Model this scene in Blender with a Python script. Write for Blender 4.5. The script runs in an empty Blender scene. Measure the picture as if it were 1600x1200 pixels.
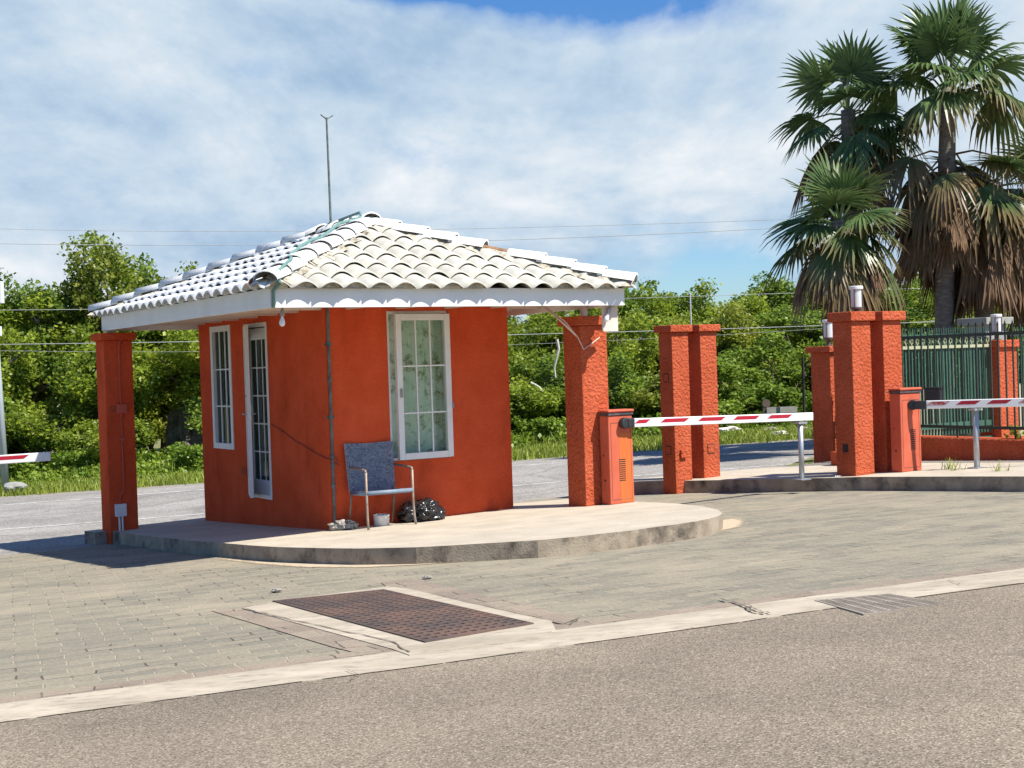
import bpy, bmesh, math, random
import numpy as np
from mathutils import Vector, Matrix
from math import sin, cos, pi, radians, exp, tanh, atan2, sqrt

S = bpy.context.scene
COL = S.collection

# ------------------------------------------------------------------ camera, sky, sun, exposure
H_CAM, PITCH, ROLL, FPX = 1.6282, -0.0120, 0.0333, 2220.0
cam_d = bpy.data.cameras.new('camera')
cam = bpy.data.objects.new('camera', cam_d)
COL.objects.link(cam)
cam_d.sensor_width = 36.0
cam_d.lens = FPX / 1600 * 36
cam_d.clip_start = 0.1
cam_d.clip_end = 3000
_up = Vector((0, -sin(PITCH), cos(PITCH)))
_fw = Vector((0, cos(PITCH), sin(PITCH)))
_x = Vector((1, 0, 0))
_r = _x * cos(ROLL) - _up * sin(ROLL)
_u = _x * sin(ROLL) + _up * cos(ROLL)
M = Matrix((_r, _u, -_fw)).transposed().to_4x4()
M.translation = Vector((0, 0, H_CAM))
cam.matrix_world = M
S.camera = cam

SUN_DIR = Vector((0.6286, -0.4021, 1.0)).normalized()
sun_d = bpy.data.lights.new('sun', 'SUN')
sun = bpy.data.objects.new('sun', sun_d)
COL.objects.link(sun)
sun_d.energy = 5.0
sun_d.angle = radians(0.5)
sun_d.color = (1.0, 0.95, 0.86)
sun.rotation_euler = SUN_DIR.to_track_quat('Z', 'Y').to_euler()

S.view_settings.view_transform = 'Standard'
S.view_settings.look = 'None'
S.view_settings.exposure = 0.62
S.view_settings.gamma = 1.0
try:
    S.cycles.max_bounces = 8
    S.cycles.transparent_max_bounces = 8
    S.cycles.use_denoising = True
except Exception:
    pass

W = bpy.data.worlds.new('World')
S.world = W
W.use_nodes = True


def build_sky():
    nt = W.node_tree
    nt.nodes.clear()
    N, L = nt.nodes.new, nt.links.new
    out = N('ShaderNodeOutputWorld')
    bg = N('ShaderNodeBackground')
    sky = N('ShaderNodeTexSky')
    sky.sky_type = 'NISHITA'
    sky.sun_disc = False
    sky.sun_elevation = radians(53.3)
    sky.sun_rotation = radians(122.6)
    sky.air_density = 1.0
    sky.dust_density = 0.3
    sky.ozone_density = 2.0
    tc = N('ShaderNodeTexCoord')
    sep = N('ShaderNodeSeparateXYZ')
    L(tc.outputs['Generated'], sep.inputs[0])

    def math_(op, a, b=None, clamp=False):
        m = N('ShaderNodeMath')
        m.operation = op
        m.use_clamp = clamp
        for i, v in enumerate((a, b)):
            if v is None:
                continue
            if isinstance(v, (int, float)):
                m.inputs[i].default_value = v
            else:
                L(v, m.inputs[i])
        return m.outputs[0]

    z = math_('MAXIMUM', sep.outputs[2], 0.0)
    den = math_('ADD', z, 0.26)
    px = math_('DIVIDE', sep.outputs[0], den)
    py = math_('DIVIDE', sep.outputs[1], den)
    comb = N('ShaderNodeCombineXYZ')
    L(px, comb.inputs[0])
    L(py, comb.inputs[1])

    def noise(scale, detail, rough, loc, dist=0.0, stretch=(1, 1, 1)):
        mp = N('ShaderNodeMapping')
        mp.inputs['Location'].default_value = loc
        mp.inputs['Scale'].default_value = stretch
        L(comb.outputs[0], mp.inputs[0])
        n = N('ShaderNodeTexNoise')
        n.inputs['Scale'].default_value = scale
        n.inputs['Detail'].default_value = detail
        n.inputs['Roughness'].default_value = rough
        n.inputs['Distortion'].default_value = dist
        L(mp.outputs[0], n.inputs['Vector'])
        return n.outputs['Fac']

    def ramp(v, pts):
        r = N('ShaderNodeValToRGB')
        el = r.color_ramp.elements
        while len(el) > 1:
            el.remove(el[-1])
        el[0].position, el[0].color = pts[0][0], (*pts[0][1], 1)
        for p, c in pts[1:]:
            e = el.new(p)
            e.color = (*c, 1)
        L(v, r.inputs[0])
        return r.outputs[0]

    def gap(dx, dz, w, h, amount):
        # an opening in the cloud deck, towards the direction (dx, 1, dz)
        ax = math_('DIVIDE', math_('SUBTRACT', math_('DIVIDE', sep.outputs[0], math_('MAXIMUM', sep.outputs[1], 0.05)), dx), w)
        az = math_('DIVIDE', math_('SUBTRACT', math_('DIVIDE', sep.outputs[2], math_('MAXIMUM', sep.outputs[1], 0.05)), dz), h)
        d2 = math_('ADD', math_('MULTIPLY', ax, ax), math_('MULTIPLY', az, az))
        return math_('MULTIPLY', math_('POWER', 2.718, math_('MULTIPLY', d2, -1.0)), amount)

    n1 = noise(1.5, 10, 0.56, (3.1, 7.4, 0), 0.15, (0.9, 0.50, 1))
    n5 = noise(7.5, 9, 0.60, (7.7, 2.1, 0), 0.15, (0.9, 0.50, 1))
    dens = math_('ADD', math_('ADD', n1, 0.17), math_('MULTIPLY', math_('SUBTRACT', n5, 0.5), 0.30))
    for g in ((0.115, 0.245, 0.125, 0.033, 0.36), (-0.06, 0.272, 0.12, 0.018, 0.34), (-0.165, 0.218, 0.03, 0.012, 0.13),
              (0.16, 0.050, 0.14, 0.024, 0.22), (0.15, 0.20, 0.05, 0.02, 0.1)):
        dens = math_('SUBTRACT', dens, gap(*g))
    # unseen cloud cover thinned overhead and behind the camera to cut the fill light
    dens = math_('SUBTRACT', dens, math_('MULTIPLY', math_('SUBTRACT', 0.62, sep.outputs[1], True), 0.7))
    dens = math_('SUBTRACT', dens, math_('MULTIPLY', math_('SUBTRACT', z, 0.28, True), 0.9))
    mask = ramp(dens, [(0.41, (0, 0, 0)), (0.48, (.5, .5, .5)), (0.58, (1, 1, 1))])
    n2 = noise(1.7, 12, 0.60, (11.2, 1.3, 0), 0.25, (0.9, 0.55, 1))
    n3 = noise(0.9, 6, 0.55, (5.2, 9.6, 0), 0.1, (0.55, 0.75, 1))
    n2b = noise(1.7, 12, 0.60, (11.2 - .04, 1.3 + .03, 0), 0.25, (0.9, 0.55, 1))
    n4 = noise(9, 9, 0.60, (2.2, 6.3, 0), 0.1, (0.9, 0.55, 1))
    relief = math_('MULTIPLY', math_('SUBTRACT', n2b, n2), 0.55)
    sh = math_('ADD', math_('ADD', math_('MULTIPLY', n2, 0.46), math_('MULTIPLY', n3, 0.38)), math_('ADD', relief, math_('MULTIPLY', n4, 0.16)))
    # grey-blue undersides to bright tops
    ccol = ramp(sh, [(0.385, (0.27, 0.42, 0.63)), (0.452, (0.41, 0.56, 0.74)), (0.507, (0.56, 0.69, 0.82)), (0.565, (0.75, 0.82, 0.89)), (0.63, (0.95, 0.965, 0.98))])
    hs = N('ShaderNodeHueSaturation')
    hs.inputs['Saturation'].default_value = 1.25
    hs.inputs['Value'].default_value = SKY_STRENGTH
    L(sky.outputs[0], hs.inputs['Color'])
    mx = N('ShaderNodeMix')
    mx.data_type = 'RGBA'
    L(mask, mx.inputs[0])
    tn = N('ShaderNodeMix')
    tn.data_type = 'RGBA'
    tn.blend_type = 'MULTIPLY'
    tn.inputs[0].default_value = 1
    L(hs.outputs[0], tn.inputs[6])
    tn.inputs[7].default_value = (0.72, 0.90, 1.15, 1)
    L(tn.outputs[2], mx.inputs[6])
    sc = N('ShaderNodeMix')
    sc.data_type = 'RGBA'
    sc.blend_type = 'MULTIPLY'
    sc.inputs[0].default_value = 1
    L(ccol, sc.inputs[6])
    sc.inputs[7].default_value = (CLOUD, CLOUD, CLOUD, 1)
    L(sc.outputs[2], mx.inputs[7])
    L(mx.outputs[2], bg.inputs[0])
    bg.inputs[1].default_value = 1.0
    L(bg.outputs[0], out.inputs[0])


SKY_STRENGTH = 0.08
CLOUD = 0.66
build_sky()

# ------------------------------------------------------------------ lie of the land, frames, helpers
TX, TY = 0.0473, -0.0424


def G(x, y):
    ye = y if y < 14 else 14 + 8 * (1 - exp(-(y - 14) / 8))
    return TX * 14 * tanh(x / 14) + TY * (ye - 12)


def ray(px, py):
    X, Y = px - 800, py - 600
    c, s = cos(ROLL), sin(ROLL)
    x, y = X * c - Y * s, X * s + Y * c
    d = (x / FPX, 1, -y / FPX)
    c, s = cos(PITCH), sin(PITCH)
    return Vector((d[0], d[1] * c - d[2] * s, d[1] * s + d[2] * c))


def at(px, py, dz=0.0):
    """the point of the ground (raised by dz) seen at a place in the photograph"""
    d = ray(px, py)
    lo, hi = .5, 400.
    for _ in range(50):
        m = (lo + hi) / 2
        p = Vector((0, 0, H_CAM)) + d * m
        if p.z > G(p.x, p.y) + dz:
            lo = m
        else:
            hi = m
    return Vector((0, 0, H_CAM)) + d * lo


YAW = 0.5530
BC = Vector((-2.0191, 15.4784, 0))
DF = Vector((cos(YAW), sin(YAW), 0))
DL = Vector((-sin(YAW), cos(YAW), 0))


def bw(u, v, z=0.0):
    p = BC + DF * u + DL * v
    return Vector((p.x, p.y, z))


def onfront(px, py, v=0.0):
    d = ray(px, py)
    d2 = Vector((d.x, d.y, 0))
    t = (v + BC.dot(DL)) / d2.dot(DL)
    p = Vector((0, 0, H_CAM)) + d * t
    r = Vector((p.x, p.y, 0)) - BC
    return r.dot(DF), r.dot(DL), p.z


class MB:
    """collects shapes and links them as one mesh object"""

    def __init__(s):
        s.v, s.f, s.m = [], [], []
        s.mi = 0

    def quad(s, *pts):
        n = len(s.v)
        s.v += [tuple(p) for p in pts]
        s.f.append(tuple(range(n, n + len(pts))))
        s.m.append(s.mi)

    def box(s, x0, x1, y0, y1, z0, z1, mat=None):
        n = len(s.v)
        for z in (z0, z1):
            for x, y in ((x0, y0), (x1, y0), (x1, y1), (x0, y1)):
                p = Vector((x, y, z))
                s.v.append(tuple(mat @ p if mat else p))
        for f in ((0, 3, 2, 1), (4, 5, 6, 7), (0, 1, 5, 4), (1, 2, 6, 5), (2, 3, 7, 6), (3, 0, 4, 7)):
            s.f.append(tuple(n + i for i in f))
            s.m.append(s.mi)

    def tube(s, pts, r, seg=8, cap=True):
        pts = [Vector(p) for p in pts]
        n0 = len(s.v)
        k = len(pts)
        rr = r if isinstance(r, (list, tuple)) else [r] * k
        ref = None
        for i, p in enumerate(pts):
            t = (pts[min(i + 1, k - 1)] - pts[max(i - 1, 0)]).normalized()
            if ref is None:
                ref = Vector((0, 0, 1)) if abs(t.z) < .9 else Vector((1, 0, 0))
            a = t.cross(ref)
            if a.length < 1e-5:
                a = t.cross(Vector((0, 1, 0.1)))
            a.normalize()
            b = t.cross(a)
            ref = -b if False else ref
            for j in range(seg):
                th = 2 * pi * j / seg
                s.v.append(tuple(p + (a * cos(th) + b * sin(th)) * rr[i]))
        for i in range(k - 1):
            for j in range(seg):
                a0, a1 = n0 + i * seg + j, n0 + i * seg + (j + 1) % seg
                s.f.append((a0, a1, a1 + seg, a0 + seg))
                s.m.append(s.mi)
        if cap:
            s.f.append(tuple(n0 + j for j in range(seg))[::-1])
            s.m.append(s.mi)
            s.f.append(tuple(n0 + (k - 1) * seg + j for j in range(seg)))
            s.m.append(s.mi)

    def lathe(s, prof, seg=20, c=(0, 0, 0)):
        n0 = len(s.v)
        for r, z in prof:
            for j in range(seg):
                th = 2 * pi * j / seg
                s.v.append((c[0] + r * cos(th), c[1] + r * sin(th), c[2] + z))
        for i in range(len(prof) - 1):
            for j in range(seg):
                a0, a1 = n0 + i * seg + j, n0 + i * seg + (j + 1) % seg
                s.f.append((a0, a1, a1 + seg, a0 + seg))
                s.m.append(s.mi)

    def build(s, name, mats, parent=None, smooth=False, bevel=0, auto=None):
        me = bpy.data.meshes.new(name)
        me.from_pydata(s.v, [], s.f)
        for m in (mats if isinstance(mats, (list, tuple)) else [mats]):
            me.materials.append(m)
        if any(s.m):
            me.polygons.foreach_set('material_index', s.m)
        if smooth:
            me.polygons.foreach_set('use_smooth', [True] * len(me.polygons))
        me.update()
        o = bpy.data.objects.new(name, me)
        COL.objects.link(o)
        if parent:
            o.parent = parent
        if bevel:
            b = o.modifiers.new('bevel', 'BEVEL')
            b.width = bevel
            b.segments = 2
            b.limit_method = 'ANGLE'
        return o


def tag(o, label=None, cat=None, group=None, kind=None):
    if label: o['label'] = label
    if cat: o['category'] = cat
    if group: o['group'] = group
    if kind: o['kind'] = kind
    return o


def thing(name, loc, label, cat, rz=0.0, group=None):
    o = bpy.data.objects.new(name, None)
    o.empty_display_size = 0.2
    COL.objects.link(o)
    o.location = loc
    o.rotation_euler = (0, 0, rz)
    return tag(o, label, cat, group)


def copy_tree(o, parent=None):
    c = o.copy()
    COL.objects.link(c)
    if parent:
        c.parent = parent
    for ch in [x for x in o.children]:
        copy_tree(ch, c)
    return c


# ------------------------------------------------------------------ materials
MATS = {}


def mat(name, col, col2=None, scale=6.0, rough=0.7, bump=0.0, bscale=60.0, detail=6, metal=0.0, lo=0.35, hi=0.65,
        spec=0.4, dst=None, bdist=0.01, island=0.0, dirt=None, dscale=3.0, dlo=0.55, dhi=0.7, stretch=None):
    m = bpy.data.materials.new(name)
    m.use_nodes = True
    nt = m.node_tree
    N, L = nt.nodes.new, nt.links.new
    b = nt.nodes['Principled BSDF']
    b.inputs['Roughness'].default_value = rough
    b.inputs['Metallic'].default_value = metal
    b.inputs['Specular IOR Level'].default_value = spec
    tc = N('ShaderNodeTexCoord')
    src = tc.outputs['Object']
    if stretch:
        mp = N('ShaderNodeMapping')
        mp.inputs['Scale'].default_value = stretch
        L(src, mp.inputs[0])
        src = mp.outputs[0]
    col2 = col2 or col
    n = N('ShaderNodeTexNoise')
    n.inputs['Scale'].default_value = scale
    n.inputs['Detail'].default_value = detail
    n.inputs['Roughness'].default_value = 0.6
    L(src, n.inputs['Vector'])
    r = N('ShaderNodeMapRange')
    r.inputs[1].default_value, r.inputs[2].default_value = lo, hi
    L(n.outputs['Fac'], r.inputs[0])
    mx = N('ShaderNodeMix')
    mx.data_type = 'RGBA'
    mx.inputs[6].default_value = (*col, 1)
    mx.inputs[7].default_value = (*col2, 1)
    fac = r.outputs[0]
    if island:
        gi = N('ShaderNodeNewGeometry')
        a = N('ShaderNodeMix')
        a.inputs[0].default_value = island
        L(fac, a.inputs[2])
        L(gi.outputs['Random Per Island'], a.inputs[3])
        fac = a.outputs[0]
    L(fac, mx.inputs[0])
    c = mx.outputs[2]
    if dirt:
        dn = N('ShaderNodeTexNoise')
        dn.inputs['Scale'].default_value = dscale
        dn.inputs['Detail'].default_value = 9
        dn.inputs['Roughness'].default_value = 0.7
        if dst:
            dmp = N('ShaderNodeMapping')
            dmp.inputs['Scale'].default_value = dst
            L(tc.outputs['Object'], dmp.inputs[0])
            L(dmp.outputs[0], dn.inputs['Vector'])
        else:
            L(src, dn.inputs['Vector'])
        dr = N('ShaderNodeMapRange')
        dr.inputs[1].default_value, dr.inputs[2].default_value = dlo, dhi
        L(dn.outputs['Fac'], dr.inputs[0])
        dm = N('ShaderNodeMix')
        dm.data_type = 'RGBA'
        L(dr.outputs[0], dm.inputs[0])
        L(c, dm.inputs[6])
        dm.inputs[7].default_value = (*dirt, 1)
        c = dm.outputs[2]
    L(c, b.inputs['Base Color'])
    if bump:
        bn = N('ShaderNodeTexNoise')
        bn.inputs['Scale'].default_value = bscale
        bn.inputs['Detail'].default_value = 3
        L(src, bn.inputs['Vector'])
        bp = N('ShaderNodeBump')
        bp.inputs['Strength'].default_value = bump
        bp.inputs['Distance'].default_value = bdist
        L(bn.outputs['Fac'], bp.inputs['Height'])
        L(bp.outputs[0], b.inputs['Normal'])
    MATS[name] = m
    return m


RED_A, RED_B = (0.57, 0.078, 0.027), (0.67, 0.104, 0.040)
M_stucco = mat('red_stucco', RED_A, RED_B, 2.2, 0.9, 0.75, 38, bdist=0.014, spec=0.02, dirt=(0.33, 0.050, 0.020), dscale=2.0, dlo=.53, dhi=.85, dst=(1.4, 1.4, .55))
M_rough = mat('red_stucco_coarse', (0.43, 0.088, 0.037), (0.52, 0.118, 0.056), 3, 0.9, 1.0, 27, bdist=0.036, spec=0.06, dirt=(0.34, 0.066, 0.027), dscale=2.6, dlo=.52, dhi=.78, dst=(1.6, 1.6, .4))
M_redmetal = mat('red_painted_metal', (0.50, 0.100, 0.050), (0.58, 0.135, 0.072), 4, 0.6, 0.05, 80, spec=.25, dirt=(0.40, 0.085, 0.045), dscale=5, dlo=.52, dhi=.8, dst=(1.5, 1.5, .4))
M_rust = mat('rust_streaked_paint', (0.58, 0.115, 0.038), (0.62, 0.165, 0.025), 5, 0.7, 0.05, 60, stretch=(14, 3, 0.6), lo=.38, hi=.6, dirt=(0.42, 0.085, 0.02), dscale=5, dlo=.52, dhi=.75)
M_white = mat('white_paint', (0.80, 0.80, 0.78), (0.72, 0.72, 0.70), 3, 0.6, 0.04, 30, dirt=(0.50, 0.46, 0.38), dscale=5, dlo=.66, dhi=.85)
M_frame = mat('white_window_frame', (0.76, 0.77, 0.76), (0.70, 0.71, 0.70), 8, 0.4, dirt=(0.45, 0.44, 0.38), dscale=9, dlo=.66, dhi=.9)
M_soffit = mat('pinkish_soffit', (0.62, 0.48, 0.40), (0.70, 0.60, 0.54), 3, 0.8)
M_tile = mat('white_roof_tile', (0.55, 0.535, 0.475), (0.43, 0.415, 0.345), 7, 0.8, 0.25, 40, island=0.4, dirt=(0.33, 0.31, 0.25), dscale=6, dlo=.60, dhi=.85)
M_tile_lit = mat('lit_white_roof_tile', (0.80, 0.80, 0.78), (0.72, 0.71, 0.67), 7, 0.8, 0.25, 40, island=0.4, dirt=(0.45, 0.43, 0.38), dscale=6, dlo=.64, dhi=.9)  # lighter copy of the tile: left slope's brightness put into its colour; caps white
M_mortar = mat('dirty_mortar', (0.58, 0.53, 0.43), (0.36, 0.32, 0.24), 9, 0.95, 0.8, 25, bdist=.03, dirt=(0.13, 0.11, 0.08), dscale=8, dlo=.55, dhi=.7)
M_dark = mat('dark_gap', (0.02, 0.017, 0.015), (0.035, 0.03, 0.025), 8, 0.9)
M_terra = mat('bare_terracotta', (0.40, 0.22, 0.12), (0.26, 0.14, 0.08), 14, 0.9)
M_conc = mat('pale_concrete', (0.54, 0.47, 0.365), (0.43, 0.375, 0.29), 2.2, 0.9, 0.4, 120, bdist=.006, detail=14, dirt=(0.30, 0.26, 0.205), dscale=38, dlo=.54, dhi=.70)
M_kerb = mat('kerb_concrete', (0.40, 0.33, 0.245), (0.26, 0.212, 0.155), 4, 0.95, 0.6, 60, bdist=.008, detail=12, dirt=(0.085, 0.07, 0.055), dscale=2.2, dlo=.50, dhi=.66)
M_grey_metal = mat('galvanised_metal', (0.48, 0.50, 0.52), (0.38, 0.40, 0.42), 10, 0.45, 0, metal=0.6)
M_pole = mat('pale_grey_pole', (0.52, 0.56, 0.58), (0.44, 0.48, 0.50), 3, 0.6)
M_black = mat('black_rubber', (0.022, 0.022, 0.025), (0.035, 0.035, 0.038), 20, 0.5)
M_lid = mat('black_lid_edge', (0.05, 0.045, 0.05), (0.12, 0.10, 0.10), 12, 0.5)
M_red_tape = mat('red_reflective_tape', (0.42, 0.012, 0.03), (0.36, 0.012, 0.03), 40, 0.4)
M_faded_tape = mat('faded_red_tape', (0.34, 0.04, 0.04), (0.55, 0.36, 0.34), 26, 0.5, lo=.45, hi=.62)
M_boom = mat('white_boom_paint', (0.80, 0.80, 0.79), (0.76, 0.76, 0.75), 6, 0.45)
M_wicker = mat('blue_grey_weave', (0.075, 0.115, 0.175), (0.26, 0.31, 0.38), 12, 0.6, 0, island=.75)
M_chairleg = mat('worn_champagne_metal', (0.30, 0.265, 0.23), (0.25, 0.165, 0.10), 14, 0.5, metal=0.25)
M_bag = mat('black_plastic', (0.010, 0.010, 0.012), (0.018, 0.018, 0.02), 5, 0.24, 0.35, 9, bdist=.03, spec=0.6)
M_ceramic = mat('white_plastic', (0.72, 0.70, 0.64), (0.64, 0.62, 0.56), 8, 0.4)
M_rock = mat('coral_rock', (0.42, 0.38, 0.32), (0.24, 0.22, 0.19), 12, 0.95, 0.9, 22, bdist=.05)
M_boulder = mat('limestone_boulder', (0.46, 0.42, 0.36), (0.22, 0.19, 0.15), 3, 0.95, 0.9, 7, bdist=.1, dirt=(0.10, 0.09, 0.06), dscale=2, dlo=.5, dhi=.62)
M_conduit = mat('weathered_conduit', (0.075, 0.085, 0.08), (0.14, 0.17, 0.16), 9, 0.6, lo=.4, hi=.6)
M_green_pipe = mat('green_grey_cable', (0.10, 0.22, 0.20), (0.16, 0.28, 0.25), 20, 0.6)
M_iron = mat('dark_green_iron', (0.02, 0.035, 0.03), (0.035, 0.05, 0.04), 20, 0.5)
M_green_paint = mat('green_gate_paint', (0.028, 0.085, 0.055), (0.045, 0.125, 0.08), 5, 0.55)
M_cream_iron = mat('cream_iron_scroll', (0.42, 0.42, 0.26), (0.36, 0.38, 0.24), 12, 0.6)
M_cable = mat('grey_wire', (0.34, 0.35, 0.34), (0.40, 0.41, 0.40), 3, 0.6)
M_greyblock = mat('grey_block', (0.34, 0.34, 0.30), (0.26, 0.26, 0.23), 5, 0.9, 0.3, 40)
M_bark = mat('bark', (0.20, 0.165, 0.125), (0.11, 0.09, 0.07), 6, 0.95, 0.8, 18, bdist=.03, stretch=(2, 2, .5))
M_pale_bark = mat('bleached_dead_wood', (0.55, 0.52, 0.45), (0.40, 0.37, 0.30), 6, 0.9)
M_palm_trunk = mat('grey_palm_trunk', (0.24, 0.205, 0.18), (0.14, 0.115, 0.10), 5, 0.95, 0.9, 9, bdist=.03, stretch=(1, 1, 5))
M_pinkpipe = mat('red_painted_conduit', (0.48, 0.085, 0.055), (0.52, 0.10, 0.06), 5, 0.6)
M_bulb = mat('frosted_bulb', (0.80, 0.80, 0.84), (0.78, 0.78, 0.82), 3, 0.25)
M_socket = mat('grey_lamp_socket', (0.30, 0.29, 0.28), (0.24, 0.23, 0.22), 10, 0.5)
M_lampglass = mat('pale_lamp_diffuser', (0.62, 0.64, 0.64), (0.55, 0.57, 0.57), 3, 0.25)
M_lampmetal = mat('brown_lamp_base', (0.10, 0.07, 0.06), (0.14, 0.10, 0.08), 10, 0.5)
M_brownglass = mat('dark_rail', (0.06, 0.035, 0.03), (0.10, 0.06, 0.05), 10, 0.5)
M_dark_iron = mat('cast_iron', (0.10, 0.075, 0.065), (0.17, 0.105, 0.078), 2.2, 0.75, 0.5, 60, metal=0.15, lo=.42, hi=.62)


def glass_mat(name, tint, trans, rough=0.03):
    m = bpy.data.materials.new(name)
    m.use_nodes = True
    nt = m.node_tree
    N, L = nt.nodes.new, nt.links.new
    out = nt.nodes['Material Output']
    b = nt.nodes['Principled BSDF']
    b.inputs['Base Color'].default_value = (*tint, 1)
    b.inputs['Roughness'].default_value = rough
    t = N('ShaderNodeBsdfTransparent')
    t.inputs[0].default_value = (0.85, 0.93, 0.88, 1)
    mx = N('ShaderNodeMixShader')
    mx.inputs[0].default_value = trans
    L(b.outputs[0], mx.inputs[1])
    L(t.outputs[0], mx.inputs[2])
    L(mx.outputs[0], out.inputs[0])
    return m


M_glass = glass_mat('window_glass', (0.05, 0.09, 0.07), 0.88)
M_glass_dark = glass_mat('dark_window_glass', (0.02, 0.045, 0.03), 0.25)
M_curtain = mat('pale_green_curtain', (0.72, 0.82, 0.70), (0.58, 0.73, 0.58), 4, 0.9, dirt=(0.22, 0.23, 0.09), dscale=9, dlo=.50, dhi=.66)


def leaf_mat(name, c1, c2, trans=0.35, rough=0.45, tip=None):
    m = bpy.data.materials.new(name)
    m.use_nodes = True
    nt = m.node_tree
    N, L = nt.nodes.new, nt.links.new
    out = nt.nodes['Material Output']
    b = nt.nodes['Principled BSDF']
    b.inputs['Roughness'].default_value = rough
    b.inputs['Specular IOR Level'].default_value = 0.35
    gi = N('ShaderNodeNewGeometry')
    oi = N('ShaderNodeObjectInfo')
    tc = N('ShaderNodeTexCoord')
    n = N('ShaderNodeTexNoise')
    n.inputs['Scale'].default_value = 1.1
    n.inputs['Detail'].default_value = 2
    L(tc.outputs['Object'], n.inputs['Vector'])

    def mm(op, a, bb):
        k = N('ShaderNodeMath')
        k.operation = op
        for i, v in enumerate((a, bb)):
            if isinstance(v, (int, float)):
                k.inputs[i].default_value = v
            else:
                L(v, k.inputs[i])
        return k.outputs[0]
    f = mm('ADD', mm('MULTIPLY', gi.outputs['Random Per Island'], 0.5),
           mm('ADD', mm('MULTIPLY', oi.outputs['Random'], 0.25), mm('MULTIPLY', mm('SUBTRACT', n.outputs['Fac'], 0.35), 0.85)))
    r = N('ShaderNodeValToRGB')
    el = r.color_ramp.elements
    el[0].position, el[0].color = 0.1, (*c1, 1)
    el[1].position, el[1].color = 0.9, (*c2, 1)
    L(f, r.inputs[0])
    c = r.outputs[0]
    if tip:
        at_ = N('ShaderNodeAttribute')
        at_.attribute_name = 'tip'
        mx0 = N('ShaderNodeMix')
        mx0.data_type = 'RGBA'
        L(at_.outputs['Fac'], mx0.inputs[0])
        L(c, mx0.inputs[6])
        mx0.inputs[7].default_value = (*tip, 1)
        c = mx0.outputs[2]
    L(c, b.inputs['Base Color'])
    tr = N('ShaderNodeBsdfTranslucent')
    L(c, tr.inputs[0])
    mx = N('ShaderNodeMixShader')
    mx.inputs[0].default_value = trans
    L(b.outputs[0], mx.inputs[1])
    L(tr.outputs[0], mx.inputs[2])
    L(mx.outputs[0], out.inputs[0])
    return m


M_leaf = leaf_mat('broad_leaf', (0.06, 0.128, 0.014), (0.43, 0.51, 0.055), .48)
M_leaf2 = leaf_mat('olive_leaf', (0.08, 0.128, 0.02), (0.44, 0.47, 0.065), .48)
M_leaf_dark = leaf_mat('dark_leaf', (0.05, 0.12, 0.02), (0.34, 0.45, 0.055), .46)
M_grass = leaf_mat('verge_grass', (0.13, 0.21, 0.02), (0.36, 0.41, 0.07), 0.35)
M_weed = leaf_mat('verge_weed', (0.08, 0.17, 0.015), (0.30, 0.40, 0.045), 0.35)
M_dry = leaf_mat('dry_stems', (0.22, 0.18, 0.09), (0.40, 0.34, 0.20), 0.1)
M_frond = leaf_mat('palm_frond', (0.032, 0.078, 0.032), (0.135, 0.205, 0.065), 0.25, 0.36, tip=(0.21, 0.145, 0.065))
M_frond_dead = leaf_mat('dead_palm_frond', (0.085, 0.045, 0.024), (0.27, 0.165, 0.085), 0.12, 0.75)


# ------------------------------------------------------------------ ground sheets
def sheet(name, poly, dz, m, kind='structure', step=1.0, skirt=None, label=None):
    bm = bmesh.new()
    vs = [bm.verts.new((p[0], p[1], 0)) for p in poly]
    bm.faces.new(vs)
    bmesh.ops.triangulate(bm, faces=bm.faces[:])
    xs = [p[0] for p in poly]
    ys = [p[1] for p in poly]
    for ax, lo, hi in ((0, min(xs), max(xs)), (1, min(ys), max(ys))):
        n = int((hi - lo) / step)
        for i in range(1, n + 1):
            co = [0, 0, 0]
            co[ax] = lo + (hi - lo) * i / (n + 1)
            no = [0, 0, 0]
            no[ax] = 1
            bmesh.ops.bisect_plane(bm, geom=bm.verts[:] + bm.edges[:] + bm.faces[:], plane_co=co, plane_no=no)
    for v in bm.verts:
        v.co.z = G(v.co.x, v.co.y) + dz
    bmesh.ops.recalc_face_normals(bm, faces=bm.faces[:])
    for f in bm.faces:
        if f.normal.z < 0:
            f.normal_flip()
    mats = [m]
    if skirt:
        mats.append(skirt[0])
        ed = [e for e in bm.edges if e.is_boundary]
        r = bmesh.ops.extrude_edge_only(bm, edges=ed)
        for v in [g for g in r['geom'] if isinstance(g, bmesh.types.BMVert)]:
            v.co.z -= skirt[1]
        for f in [g for g in r['geom'] if isinstance(g, bmesh.types.BMFace)]:
            f.material_index = 1
        bmesh.ops.recalc_face_normals(bm, faces=bm.faces[:])
        up = max(bm.faces, key=lambda f: abs(f.normal.z) * f.calc_area())
        if up.normal.z < 0:
            bmesh.ops.reverse_faces(bm, faces=bm.faces[:])
    me = bpy.data.meshes.new(name)
    bm.to_mesh(me)
    bm.free()
    for q in mats:
        me.materials.append(q)
    o = bpy.data.objects.new(name, me)
    COL.objects.link(o)
    o['kind'] = kind
    if label:
        o['label'] = label
    return o


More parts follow.
